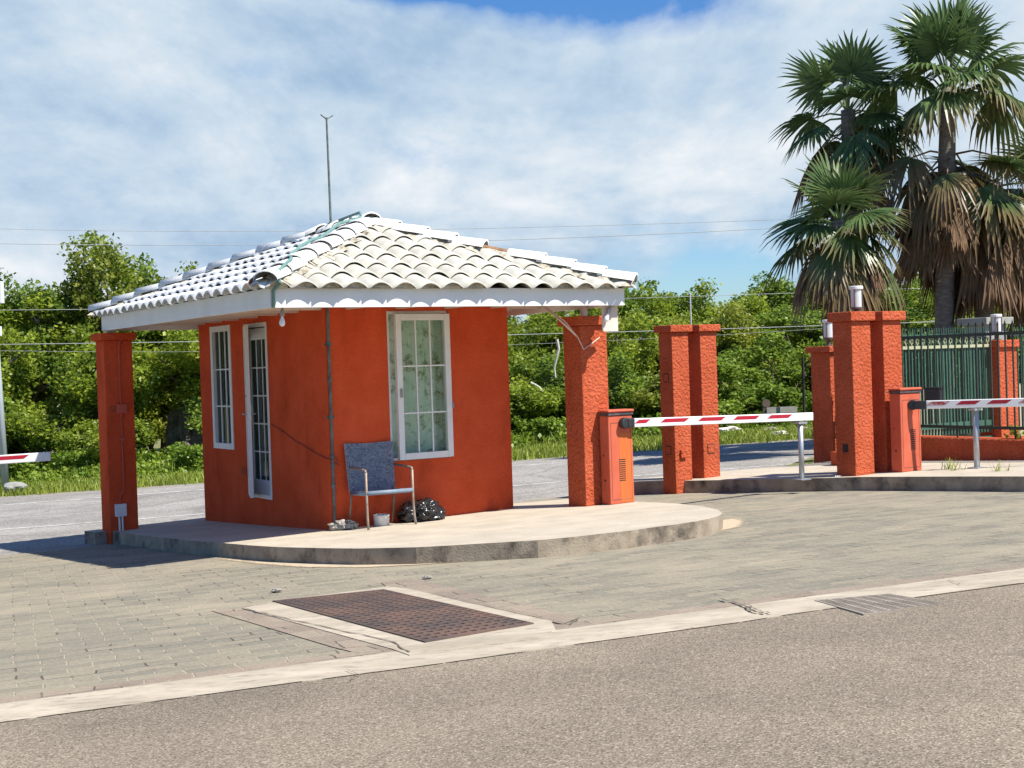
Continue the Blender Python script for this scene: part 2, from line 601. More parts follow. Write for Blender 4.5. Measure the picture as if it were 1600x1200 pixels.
def asphalt_mat(name, a, b, dark, scale=85, crack=0.0, seal=None):
    m = bpy.data.materials.new(name)
    m.use_nodes = True
    nt = m.node_tree
    N, L = nt.nodes.new, nt.links.new
    bs = nt.nodes['Principled BSDF']
    bs.inputs['Roughness'].default_value = 0.9
    bs.inputs['Specular IOR Level'].default_value = 0.25
    tc = N('ShaderNodeTexCoord')
    vo = N('ShaderNodeTexVoronoi')
    vo.inputs['Scale'].default_value = scale
    L(tc.outputs['Object'], vo.inputs['Vector'])
    sp = N('ShaderNodeSeparateColor')
    L(vo.outputs['Color'], sp.inputs[0])
    r = N('ShaderNodeValToRGB')
    el = r.color_ramp.elements
    el[0].position, el[0].color = 0.0, (*dark, 1)
    el[1].position, el[1].color = 1.0, (*b, 1)
    e = el.new(0.35)
    e.color = (*a, 1)
    e = el.new(0.8)
    e.color = (*[x * 1.18 for x in a], 1)
    L(sp.outputs[0], r.inputs[0])
    n = N('ShaderNodeTexNoise')
    n.inputs['Scale'].default_value = 0.7
    n.inputs['Detail'].default_value = 8
    L(tc.outputs['Object'], n.inputs['Vector'])
    mr = N('ShaderNodeMapRange')
    mr.inputs[1].default_value, mr.inputs[2].default_value = 0.3, 0.7
    mr.inputs[3].default_value, mr.inputs[4].default_value = 0.78, 1.18
    L(n.outputs['Fac'], mr.inputs[0])
    mu = N('ShaderNodeMix')
    mu.data_type = 'RGBA'
    mu.blend_type = 'MULTIPLY'
    mu.inputs[0].default_value = 1
    L(r.outputs[0], mu.inputs[6])
    L(mr.outputs[0], mu.inputs[7])
    c = mu.outputs[2]
    # oil drips and small stains
    n2 = N('ShaderNodeTexNoise')
    n2.inputs['Scale'].default_value = 2.6
    n2.inputs['Detail'].default_value = 6
    L(tc.outputs['Object'], n2.inputs['Vector'])
    m2 = N('ShaderNodeMapRange')
    m2.inputs[1].default_value, m2.inputs[2].default_value = 0.64, 0.74
    m2.inputs[4].default_value = 0.5
    L(n2.outputs['Fac'], m2.inputs[0])
    dk = N('ShaderNodeMix')
    dk.data_type = 'RGBA'
    L(m2.outputs[0], dk.inputs[0])
    L(c, dk.inputs[6])
    dk.inputs[7].default_value = (*dark, 1)
    c = dk.outputs[2]
    if crack:
        v2 = N('ShaderNodeTexVoronoi')
        v2.feature = 'DISTANCE_TO_EDGE'
        v2.inputs['Scale'].default_value = crack
        nz = N('ShaderNodeTexNoise')
        nz.inputs['Scale'].default_value = 1.5
        nz.inputs['Detail'].default_value = 6
        L(tc.outputs['Object'], nz.inputs['Vector'])
        av = N('ShaderNodeMix')
        av.data_type = 'RGBA'
        av.inputs[0].default_value = 0.35
        L(tc.outputs['Object'], av.inputs[6])
        L(nz.outputs['Color'], av.inputs[7])
        L(av.outputs[2], v2.inputs['Vector'])
        m3 = N('ShaderNodeMapRange')
        m3.inputs[1].default_value, m3.inputs[2].default_value = 0.004, 0.016
        m3.inputs[3].default_value, m3.inputs[4].default_value = 0.55, 0.0
        L(v2.outputs['Distance'], m3.inputs[0])
        ck = N('ShaderNodeMix')
        ck.data_type = 'RGBA'
        L(m3.outputs[0], ck.inputs[0])
        L(c, ck.inputs[6])
        ck.inputs[7].default_value = (*dark, 1)
        c = ck.outputs[2]
    L(c, bs.inputs['Base Color'])
    bp = N('ShaderNodeBump')
    bp.inputs['Strength'].default_value = 0.6
    bp.inputs['Distance'].default_value = 0.004
    L(vo.outputs['Distance'], bp.inputs['Height'])
    L(bp.outputs[0], bs.inputs['Normal'])
    return m


STRIP_YAW = atan2(8.09 - 6.24, 2.88 + 2.3)


def paver_mat(name, c1, c2, joint, bwid, bh, yaw, dark=(0.10, 0.09, 0.075), sand=(0.46, 0.39, 0.27)):
    m = bpy.data.materials.new(name)
    m.use_nodes = True
    nt = m.node_tree
    N, L = nt.nodes.new, nt.links.new
    bs = nt.nodes['Principled BSDF']
    bs.inputs['Roughness'].default_value = 0.92
    bs.inputs['Specular IOR Level'].default_value = 0.2
    tc = N('ShaderNodeTexCoord')
    nz = N('ShaderNodeTexNoise')
    nz.inputs['Scale'].default_value = 3.5
    nz.inputs['Detail'].default_value = 4
    L(tc.outputs['Object'], nz.inputs['Vector'])
    av = N('ShaderNodeMix')
    av.data_type = 'RGBA'
    av.blend_type = 'LINEAR_LIGHT'
    av.inputs[0].default_value = 0.035
    L(tc.outputs['Object'], av.inputs[6])
    L(nz.outputs['Color'], av.inputs[7])
    mp = N('ShaderNodeMapping')
    mp.vector_type = 'TEXTURE'
    mp.inputs['Rotation'].default_value = (0, 0, yaw)
    L(av.outputs[2], mp.inputs[0])
    br = N('ShaderNodeTexBrick')
    br.inputs['Scale'].default_value = 1.0
    br.inputs['Brick Width'].default_value = bwid
    br.inputs['Row Height'].default_value = bh
    br.inputs['Mortar Size'].default_value = 0.007
    br.inputs['Mortar Smooth'].default_value = 0.4
    br.inputs['Bias'].default_value = 0.0
    br.inputs['Color1'].default_value = (*c1, 1)
    br.inputs['Color2'].default_value = (*c2, 1)
    br.inputs['Mortar'].default_value = (*joint, 1)
    L(mp.outputs[0], br.inputs['Vector'])
    # joints: mostly sand-filled, some open and dark
    jn = N('ShaderNodeTexNoise')
    jn.inputs['Scale'].default_value = 2.3
    jn.inputs['Detail'].default_value = 5
    L(tc.outputs['Object'], jn.inputs['Vector'])
    jr = N('ShaderNodeMapRange')
    jr.inputs[1].default_value, jr.inputs[2].default_value = 0.50, 0.58
    L(jn.outputs['Fac'], jr.inputs[0])
    jm = N('ShaderNodeMath')
    jm.operation = 'MULTIPLY'
    L(jr.outputs[0], jm.inputs[0])
    L(br.outputs['Fac'], jm.inputs[1])
    jc = N('ShaderNodeMix')
    jc.data_type = 'RGBA'
    L(jm.outputs[0], jc.inputs[0])
    L(br.outputs['Color'], jc.inputs[6])
    jc.inputs[7].default_value = (*dark, 1)
    # speckled surface, drifted sand
    sp = N('ShaderNodeTexNoise')
    sp.inputs['Scale'].default_value = 45
    sp.inputs['Detail'].default_value = 6
    sp.inputs['Roughness'].default_value = 0.75
    L(tc.outputs['Object'], sp.inputs['Vector'])
    sr = N('ShaderNodeMapRange')
    sr.inputs[1].default_value, sr.inputs[2].default_value = 0.3, 0.7
    sr.inputs[3].default_value, sr.inputs[4].default_value = 0.72, 1.28
    L(sp.outputs['Fac'], sr.inputs[0])
    mu = N('ShaderNodeMix')
    mu.data_type = 'RGBA'
    mu.blend_type = 'MULTIPLY'
    mu.inputs[0].default_value = 1
    L(jc.outputs[2], mu.inputs[6])
    L(sr.outputs[0], mu.inputs[7])
    sn = N('ShaderNodeTexNoise')
    sn.inputs['Scale'].default_value = 0.55
    sn.inputs['Detail'].default_value = 10
    sn.inputs['Roughness'].default_value = 0.65
    L(tc.outputs['Object'], sn.inputs['Vector'])
    st = N('ShaderNodeMapRange')
    st.inputs[1].default_value, st.inputs[2].default_value = 0.48, 0.72
    st.inputs[4].default_value = 0.55
    L(sn.outputs['Fac'], st.inputs[0])
    sm = N('ShaderNodeMix')
    sm.data_type = 'RGBA'
    L(st.outputs[0], sm.inputs[0])
    L(mu.outputs[2], sm.inputs[6])
    sm.inputs[7].default_value = (*sand, 1)
    L(sm.outputs[2], bs.inputs['Base Color'])
    ad = N('ShaderNodeMath')
    ad.operation = 'MULTIPLY_ADD'
    L(br.outputs['Fac'], ad.inputs[0])
    ad.inputs[1].default_value = -1.0
    L(sp.outputs['Fac'], ad.inputs[2])
    bp = N('ShaderNodeBump')
    bp.inputs['Strength'].default_value = 0.7
    bp.inputs['Distance'].default_value = 0.008
    L(ad.outputs[0], bp.inputs['Height'])
    L(bp.outputs[0], bs.inputs['Normal'])
    return m


M_asph = asphalt_mat('foreground_asphalt', (0.225, 0.186, 0.138), (0.42, 0.355, 0.27), (0.115, 0.093, 0.070), 130)
M_asph_far = asphalt_mat('worn_road_asphalt', (0.29, 0.27, 0.245), (0.40, 0.38, 0.35), (0.17, 0.16, 0.145), 40, crack=0.35)
M_paver = paver_mat('grey_green_pavers', (0.215, 0.20, 0.155), (0.295, 0.258, 0.19), (0.37, 0.32, 0.23), 0.27, 0.15, STRIP_YAW)
M_redpaver = paver_mat('red_border_pavers', (0.255, 0.205, 0.16), (0.31, 0.255, 0.195), (0.36, 0.30, 0.22), 0.24, 0.30, STRIP_YAW, sand=(0.42, 0.33, 0.24))
M_strip = mat('pale_concrete_strip', (0.52, 0.45, 0.345), (0.37, 0.315, 0.235), 1.7, 0.92, 0.3, 90, bdist=.004, detail=12, stretch=(1, 2.5, 1), dirt=(0.24, 0.205, 0.155), dscale=9, dlo=.50, dhi=.72)
M_gravel = mat('roadside_gravel', (0.33, 0.30, 0.26), (0.24, 0.21, 0.18), 8, 0.95, 0.7, 30, bdist=.03)
M_soil = mat('grassy_soil', (0.14, 0.17, 0.04), (0.20, 0.17, 0.08), 1.2, 0.95, 0.4, 12, bdist=.05)
M_sand = mat('drifted_sand', (0.54, 0.43, 0.29), (0.46, 0.37, 0.26), 6, 0.95, 0.3, 60)
M_line = mat('worn_white_line', (0.62, 0.60, 0.56), (0.36, 0.34, 0.31), 5, 0.9, lo=.45, hi=.62)



def ground_sheet():
    xs = sorted({-900, -500, -250, -120, -80, *range(-60, 61, 1), 80, 120, 250, 500, 900})
    ys = sorted({-80, -30, *range(-14, 71, 1), 85, 110, 150, 220, 350, 600, 1000})
    V = [(x, y, G(x, y) - .045) for y in ys for x in xs]
    n = len(xs)
    F = [(j * n + i, j * n + i + 1, (j + 1) * n + i + 1, (j + 1) * n + i) for j in range(len(ys) - 1) for i in range(n - 1)]
    me = bpy.data.meshes.new('ground')
    me.from_pydata(V, [], F)
    me.materials.append(M_soil)
    o = bpy.data.objects.new('ground', me)
    COL.objects.link(o)
    o['kind'] = 'structure'


ground_sheet()
sx, sy = cos(STRIP_YAW), sin(STRIP_YAW)


def sp(t, n):
    """t along the concrete strip, n across it (positive = towards the booth), from the strip's near edge"""
    return (-2.3 + sx * t - sy * n, 6.24 + sy * t + sx * n)


def wob(n0, n1, amp, seed, t0=-14, t1=22, k=260):
    rnd = random.Random(seed)
    lo = []
    a = [rnd.uniform(0, 6) for _ in range(4)]
    for i in range(k + 1):
        t = t0 + (t1 - t0) * i / k
        w = amp * (sin(t * 1.3 + a[0]) * .5 + sin(t * 3.7 + a[1]) * .3 + sin(t * 11 + a[2]) * .2 + rnd.uniform(-.55, .55))
        lo.append(sp(t, n0 + w))
    return lo


near_edge = wob(0.0, 0, 0.038, 3, k=420)
sheet('asphalt_road', [sp(22, -14), sp(22, 0.12), sp(-14, 0.12), sp(-14, -14)], 0.0, M_asph, step=1.0)
far_edge = [sp(22, 0.51), sp(-14, 0.51)]
sheet('concrete_gutter', near_edge + far_edge, 0.0045, M_strip, step=1.0, skirt=(M_strip, .012))
sheet('red_brick_border', [sp(-14, 0.513), sp(22, 0.513), sp(22, 0.70), sp(-14, 0.70)], 0.004, M_redpaver)


def rdedge(x):
    return 17.55 + (x + 6.4) * 0.36


sheet('brick_paving', [sp(-14, 0.703), sp(22, 0.703), (22, 20.0), (12, 20.4), (1.9, rdedge(1.9)), (-5.3, rdedge(-5.3)), (-6.4, 17.52), (-10, 17.0), (-22, 15.5)], 0.0, M_paver)
sheet('back_road', [(-40, 13.0), (-22, 15.0), (-10, 16.5), (-6.4, 17.1), (-5.3, 17.5), (1.9, 20.1), (12, 20.0), (40, 18.5), (40, 29.2), (14, 29.4), (6.4, 29.75), (0.6, 30.0), (-7, 30.55), (-11, 30.4), (-22, 29.6), (-40, 28.6)], -0.014, M_asph_far, step=1.5)
sheet('gravel_shoulder', [(-40, 28.5), (-22, 29.5), (-11, 30.3), (-7, 30.45), (0.6, 29.9), (6.4, 29.65), (14, 29.3), (40, 29.1), (40, 30.1), (14, 30.2), (6.4, 30.5), (0.6, 30.8), (-7, 31.5), (-11, 31.3), (-22, 30.7), (-40, 29.7)], -0.022, M_gravel, step=1.5)


def fade_edges(o, dist):
    me = o.data
    bm = bmesh.new()
    bm.from_mesh(me)
    ed = np.array([v.co[:2] for v in bm.verts if v.is_boundary])
    vals = []
    for v in bm.verts:
        d_ = np.sqrt(((ed - np.array(v.co[:2])) ** 2).sum(1).min())
        vals.append(min(1.0, d_ / dist))
    bm.free()
    a = me.attributes.new('inner', 'FLOAT', 'POINT')
    a.data.foreach_set('value', np.array(vals, dtype=np.float32))


def ragged(m, scale=22):
    """thins a material out towards the sheet's rim, in grains"""
    nt = m.node_tree
    N, L = nt.nodes.new, nt.links.new
    out, b = nt.nodes['Material Output'], nt.nodes['Principled BSDF']
    at_ = N('ShaderNodeAttribute')
    at_.attribute_name = 'inner'
    tc = N('ShaderNodeTexCoord')
    n = N('ShaderNodeTexNoise')
    n.inputs['Scale'].default_value = scale
    n.inputs['Detail'].default_value = 8
    n.inputs['Roughness'].default_value = .75
    L(tc.outputs['Object'], n.inputs['Vector'])
    k = N('ShaderNodeMath')
    k.operation = 'MULTIPLY_ADD'
    L(at_.outputs['Fac'], k.inputs[0])
    k.inputs[1].default_value = .55
    L(n.outputs['Fac'], k.inputs[2])
    r = N('ShaderNodeMapRange')
    r.inputs[1].default_value, r.inputs[2].default_value = .62, .80
    L(k.outputs[0], r.inputs[0])
    t = N('ShaderNodeBsdfTransparent')
    mx = N('ShaderNodeMixShader')
    L(r.outputs[0], mx.inputs[0])
    L(t.outputs[0], mx.inputs[1])
    L(b.outputs[0], mx.inputs[2])
    L(mx.outputs[0], out.inputs[0])


ragged(M_sand)


def ribbon(name, pts, w, dz, m):
    a = [(x, y - w / 2) for x, y in pts]
    b = [(x, y + w / 2) for x, y in pts]
    return sheet(name, a + b[::-1], dz, m, step=1.5)


ribbon('road_edge_line', [(-40, 26.6), (-22, 27.6), (-10.2, 28.4), (-6.6, 29.0), (0, 28.7), (6.3, 28.6), (14, 28.2), (40, 28.0)], 0.14, -0.0095, M_line)
ribbon('road_centre_line', [(-40, 20.6), (-22, 21.6), (-10, 22.2), (-5, 22.6), (0, 23.4), (1, 23.5), (8, 23.2), (40, 22.0)], 0.12, -0.0095, M_line)

# the raised pavement the booth stands on
plat_px = [(240, 838.5), (318, 846.5), (330, 846), (355, 849), (390, 852), (430, 854.5), (465, 855.5), (510, 856.5), (560, 857), (610, 856), (650, 855), (700, 852.5), (740, 850), (790, 847), (840, 844), (890, 839.5),
           (940, 834), (985, 829), (1020, 824), (1055, 819.5), (1085, 815), (1108, 810.5), (1122, 806.5), (1129, 802), (1122, 796.5), (1098, 791), (1060, 787), (1030, 785.5), (1000, 784), (945, 779), (885, 780), (805, 786)]
plat = [at(x, y, .15) for x, y in plat_px]
plat = [(p.x, p.y) for p in plat] + [tuple(bw(2.75, 4.6)[:2]), tuple(bw(-1.45, 4.62)[:2]), tuple(bw(-1.45, 4.12)[:2]), tuple(bw(-1.27, 4.12)[:2]), tuple(bw(-1.27, 3.975)[:2])]
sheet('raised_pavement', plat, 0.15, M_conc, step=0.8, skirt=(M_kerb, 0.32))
# sand drifted against the kerb's foot
sand_px = [(520, 879), (600, 877), (700, 871), (800, 862), (900, 851), (1000, 839), (1090, 829), (1150, 820), (1166, 812), (1150, 818), (1175, 822), (1120, 838), (1040, 848), (950, 859), (850, 868), (760, 875), (660, 881), (560, 884)]
sd = [at(x, y) for x, y in [(330, 868), (400, 876), (465, 879), (560, 879.5), (650, 874.5), (740, 867), (840, 857.5), (940, 846), (1020, 834.5), (1085, 824), (1120, 814), (1150, 808), (1172, 814), (1165, 823), (1120, 833), (1030, 846), (940, 856), (840, 868), (740, 878), (650, 884.5), (560, 888.5), (465, 888), (400, 883), (335, 875)]]
so_ = sheet('drifted_sand', [(p.x, p.y) for p in sd], 0.005, M_sand, step=0.07)
fade_edges(so_, .16)

# the kerbed island at the right
isl_px = [(983, 772), (1057, 770.5), (1180, 769), (1300, 767.5), (1344, 766.5), (1440, 767), (1520, 767.5), (1600, 768.5)]
isl = [at(x, y) for x, y in isl_px]
pf = [(p.x, p.y) for p in isl]
isl_poly = pf + [(9.5, 11.6), (13, 12.5), (11.5, 20), (8.6, 22.4), (6.5, 21.0), (5.0, 20.9), (4.0, 20.4), (2.6, 20.35), (1.62, 20.2)]
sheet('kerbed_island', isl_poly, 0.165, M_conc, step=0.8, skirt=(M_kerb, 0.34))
gp = [at(x, y) for x, y in [(1222, 735), (1240, 726), (1275, 716), (1300, 712), (1300, 738)]]
sheet('grass_patch', [(p.x, p.y) for p in gp] + [(8.5, 23.0), (12, 24), (14, 30), (8, 26.5)], 0.03, M_soil, step=.8, skirt=(M_kerb, .1))

# ------------------------------------------------------------------ the guard booth
booth = thing('guard_booth', bw(0, 0, 0), 'small red stucco guard booth with a white barrel-tile hip roof on red columns', 'booth', YAW)
RU0, RU1, RV0, RV1 = -1.267, 2.89, -1.58, 4.12
ZB, ZT = 2.265, 2.454
ZA = 3.285
WW, WL = 2.335, 4.05


def wall_panel(mb, x0, x1, z0, z1, holes, t, axis):
    """a wall with openings; axis 'u': along u at v in [0,t]; axis 'v': along v at u in [0,t]"""
    xs = sorted({x0, x1, *[a for h in holes for a in h[:2]]})
    zs = sorted({z0, z1, *[a for h in holes for a in h[2:]]})
    for i in range(len(xs) - 1):
        for j in range(len(zs) - 1):
            cx, cz = (xs[i] + xs[i + 1]) / 2, (zs[j] + zs[j + 1]) / 2
            hole = any(h[0] < cx < h[1] and h[2] < cz < h[3] for h in holes)
            if hole:
                continue
            for d in (0, t):
                q = [(xs[i], zs[j]), (xs[i + 1], zs[j]), (xs[i + 1], zs[j + 1]), (xs[i], zs[j + 1])]
                P = [((a, d, b) if axis == 'u' else (d, a, b)) for a, b in q]
                flip = (d == 0) != (axis == 'u')
                if flip:
                    P = P[::-1]
                mb.quad(*P)
    for h in holes:
        a0, a1, b0, b1 = h
        c = [(a0, b0), (a1, b0), (a1, b1), (a0, b1)]
        for k in range(4):
            (p, r), (q, s) = c[k], c[(k + 1) % 4]
            P = [(p, 0, r), (q, 0, s), (q, t, s), (p, t, r)]
            if axis == 'v':
                P = [(y, x, z) for x, y, z in P]
            mb.quad(*P)


WIN = (0.755, 1.535, 0.615, 2.30)
LWIN = (2.87, 3.60, 0.70, 2.28)
DOOR = (1.665, 2.40, 0.14, 2.262)
mb = MB()
wall_panel(mb, 0, WW, -0.5, 2.42, [WIN], 0.14, 'u')
wall_panel(mb, 0.0005, WL, -0.5, 2.42, [LWIN, DOOR], 0.14, 'v')
mb.box(WW - .14, WW, 0.141, WL, -0.5, 2.42)
mb.box(0.141, WW - .141, WL - .14, WL - .0005, -0.5, 2.42)
mb.box(0.142, WW - .142, 0.142, WL - .142, -0.4, 0.0)
mb.build('wall', M_stucco, booth)


def window_frame(mb, a0, a1, b0, b1, w, d0, d1, axis):
    for x0, x1, z0, z1 in ((a0, a0 + w, b0, b1), (a1 - w, a1, b0, b1), (a0 + w, a1 - w, b0, b0 + w), (a0 + w, a1 - w, b1 - w, b1)):
        if axis == 'u':
            mb.box(x0, x1, d0, d1, z0, z1)
        else:
            mb.box(d0, d1, x0, x1, z0, z1)


# front window: fixed frame in the opening, the casement pushed out a little
wf = MB()
window_frame(wf, WIN[0], WIN[1], WIN[2], WIN[3], 0.035, 0.02, 0.09, 'u')
wfo = wf.build('window', M_frame, booth, bevel=.004)
cw = MB()
cn = 34
for i in range(cn):
    x0, x1 = WIN[0] - .05 + (WIN[1] - WIN[0] + .1) * i / cn, WIN[0] - .05 + (WIN[1] - WIN[0] + .1) * (i + 1) / cn
    y0, y1 = .165 + .012 * sin(i * 1.1), .165 + .012 * sin((i + 1) * 1.1)
    cw.quad((x0, y0, WIN[2] - .1), (x1, y1, WIN[2] - .1), (x1, y1, WIN[3] + .05), (x0, y0, WIN[3] + .05))
cw.build('curtain', M_curtain, wfo, smooth=True)
SW, SH = WIN[1] - WIN[0] - .06, WIN[3] - WIN[2] - .05
sash = MB()
window_frame(sash, 0, SW, 0, SH, 0.072, -0.025, 0.025, 'u')
for k in (1, 2):
    x = .072 + (SW - .144) * k / 3
    sash.box(x - .009, x + .009, -.012, .012, .072, SH - .072)
for k in (1, 2, 3):
    z = .072 + (SH - .144) * (k / 4 if k else 0)
    z = .072 + (SH - .144) * {1: .0, 2: .30, 3: .655}[k]
    if k > 1:
        sash.box(.073, SW - .073, -.0115, .0115, z - .009, z + .009)
so = sash.build('sash', M_frame, wfo, bevel=.004)
so.location = (WIN[1] - .03, 0.0, WIN[2] + .03)
so.rotation_euler = (0, 0, radians(180 + 9))
so.location = (WIN[0] + .075, -.045, WIN[2] + .012)
so.rotation_euler = (0, 0, radians(4))
gl = MB()
gl.quad((.06, 0, .06), (SW - .06, 0, .06), (SW - .06, 0, SH - .06), (.06, 0, SH - .06))
g = gl.build('pane', M_glass, wfo)
g.location = so.location
g.rotation_euler = so.rotation_euler
hd = MB()
hd.box(.03, .055, -.04, -.026, .70, .80)
h = hd.build('handle', M_socket, wfo)
h.location = so.location
h.rotation_euler = so.rotation_euler
hd = MB()
hd.box(SW - .005, SW + .02, -.03, .03, .55, .62)
h = hd.build('hinge', M_socket, wfo)
h.location = so.location
h.rotation_euler = so.rotation_euler

# side window
sw = MB()
window_frame(sw, LWIN[0], LWIN[1], LWIN[2], LWIN[3], 0.075, -0.012, 0.06, 'v')
for k in (1, 2):
    y = LWIN[0] + .075 + (LWIN[1] - LWIN[0] - .15) * k / 3
    sw.box(0.012, .03, y - .009, y + .009, LWIN[2] + .075, LWIN[3] - .075)
for k in (.33, .66):
    z = LWIN[2] + .075 + (LWIN[3] - LWIN[2] - .15) * k
    sw.box(0.0125, .0295, LWIN[0] + .0755, LWIN[1] - .0755, z - .009, z + .009)
swo = sw.build('window', M_frame, booth, bevel=.004)
gl = MB()
gl.quad((0.035, LWIN[1] - .07, LWIN[2] + .07), (0.035, LWIN[0] + .07, LWIN[2] + .07), (0.035, LWIN[0] + .07, LWIN[3] - .07), (0.035, LWIN[1] - .07, LWIN[3] - .07))
gl.build('pane', M_glass_dark, swo)

# door: white jambs, a narrow glazed leaf and the ajar leaf with lock
dr = MB()
window_frame(dr, DOOR[0], DOOR[1], DOOR[2], DOOR[3], 0.05, -0.01, 0.08, 'v')
dro = dr.build('door', M_frame, booth, bevel=.004)
lf = MB()
LWID, LHT = 0.56, 2.06
for x0, x1, z0, z1 in ((0, .09, 0, LHT), (LWID - .10, LWID, 0, LHT), (.09, LWID - .10, 0, .22), (.09, LWID - .10, LHT - .13, LHT)):
    lf.box(x0, x1, -.022, .022, z0, z1)
for k in (1, 2):
    lf.box(.09 + .37 * k / 3 - .01, .09 + .37 * k / 3 + .01, -.012, .012, .22, LHT - .13)
for k in range(1, 5):
    z = .22 + 1.71 * k / 5
    lf.box(.0905, LWID - .1005, -.0115, .0115, z - .01, z + .01)
lfo = lf.build('leaf', M_frame, dro, bevel=.003)
lfo.location = (-.012, DOOR[1] - .05, DOOR[2] + .03)
lfo.rotation_euler = (0, 0, radians(-90 - 19))
hd = MB()
hd.box(LWID - .07, LWID - .03, .022, .03, .92, 1.12)
hd.box(LWID - .07, LWID - .03, -.03, -.022, .92, 1.12)
hd.tube([(LWID - .05, -.07, 1.0), (LWID - .05, .07, 1.0)], .010, 8)
hd.tube([(LWID - .05, .07, 1.0), (LWID - .16, .07, 1.0)], .009, 8)
hd.tube([(LWID - .05, -.07, 1.0), (LWID - .16, -.07, 1.0)], .009, 8)
hd.tube([(LWID - .05, -.04, 1.22), (LWID - .05, .04, 1.22)], .016, 8)
h = hd.build('handle', M_grey_metal, dro)
h.location = lfo.location
h.rotation_euler = lfo.rotation_euler
l2 = MB()
A0, A1 = DOOR[0] + .05, DOOR[1] - .06
for y0, y1, z0, z1 in ((A0, A0 + .05, .17, 2.2), (A1 - .04, A1, .17, 2.2), (A0 + .05, A1 - .04, .17, .36), (A0 + .05, A1 - .04, 2.06, 2.2)):
    l2.box(.03, .06, y0, y1, z0, z1)
for k in (1, 2):
    ym = A0 + .05 + (A1 - A0 - .09) * k / 3
    l2.box(.036, .052, ym - .008, ym + .008, .36, 2.06)
for k in range(1, 5):
    z = .36 + 1.70 * k / 5
    l2.box(.0365, .0515, A0 + .0505, A1 - .0405, z - .008, z + .008)
l2.build('side_light', M_frame, dro, bevel=.003)
gl = MB()
gl.quad((0.044, A1 - .03, .3), (0.044, A0 + .03, .3), (0.044, A0 + .03, 2.1), (0.044, A1 - .03, 2.1))
gl.build('pane', M_glass_dark, dro)

# fascia, soffit, rafters
fa = MB()
T = .028
fa.box(RU0, RU1, RV0, RV0 + T, ZB, ZT)
fa.box(RU0, RU1, RV1 - T, RV1, ZB, ZT)
fa.box(RU0, RU0 + T, RV0 + T, RV1 - T, ZB, ZT)
fa.box(RU1 - T, RU1, RV0 + T, RV1 - T, ZB, ZT)
fa.build('fascia', M_white, booth, bevel=.003)
sf = MB()
sf.box(RU0 + T + .001, RU1 - T - .001, RV0 + T + .001, RV1 - T - .001, ZT - .055, ZT - .035)
sfo = sf.build('soffit', M_soffit, booth)
rf = MB()
v = RV0 + .4
while v < RV1 - .2:
    rf.box(RU0 + T + .002, -.002, v, v + .05, ZT - .135, ZT - .0555)
    rf.box(WW + .002, RU1 - T - .002, v, v + .05, ZT - .135, ZT - .0555)
    v += .62
u = .25
while u < WW - .1:
    rf.box(u, u + .05, RV0 + T + .002, -.002, ZT - .134, ZT - .0556)
    u += .62
rf.build('rafter', M_soffit, booth)

# roof: a deck below, barrel tiles, mortared hips and ridge with caps
HALF = (RU1 - RU0) / 2
OVH = 0.118
RID0, RID1 = RV0 + HALF, RV1 - HALF
UM = (RU0 + RU1) / 2
slope = (ZA - ZT) / HALF
dk = MB()
A, B, Cc, D = (RU0, RV0, ZT + .002), (RU1, RV0, ZT + .002), (RU1, RV1, ZT + .002), (RU0, RV1, ZT + .002)
E1, E2 = (UM, RID0, ZA - .06), (UM, RID1, ZA - .06)
dk.quad(A, B, E1)
dk.quad(B, Cc, E2, E1)
dk.quad(Cc, D, E2)
dk.quad(D, A, E1, E2)
roof = dk.build('roof', M_dark, booth)
PIT, ROWL, AMP = 0.262, 0.335, 0.086
rnd = random.Random(5)


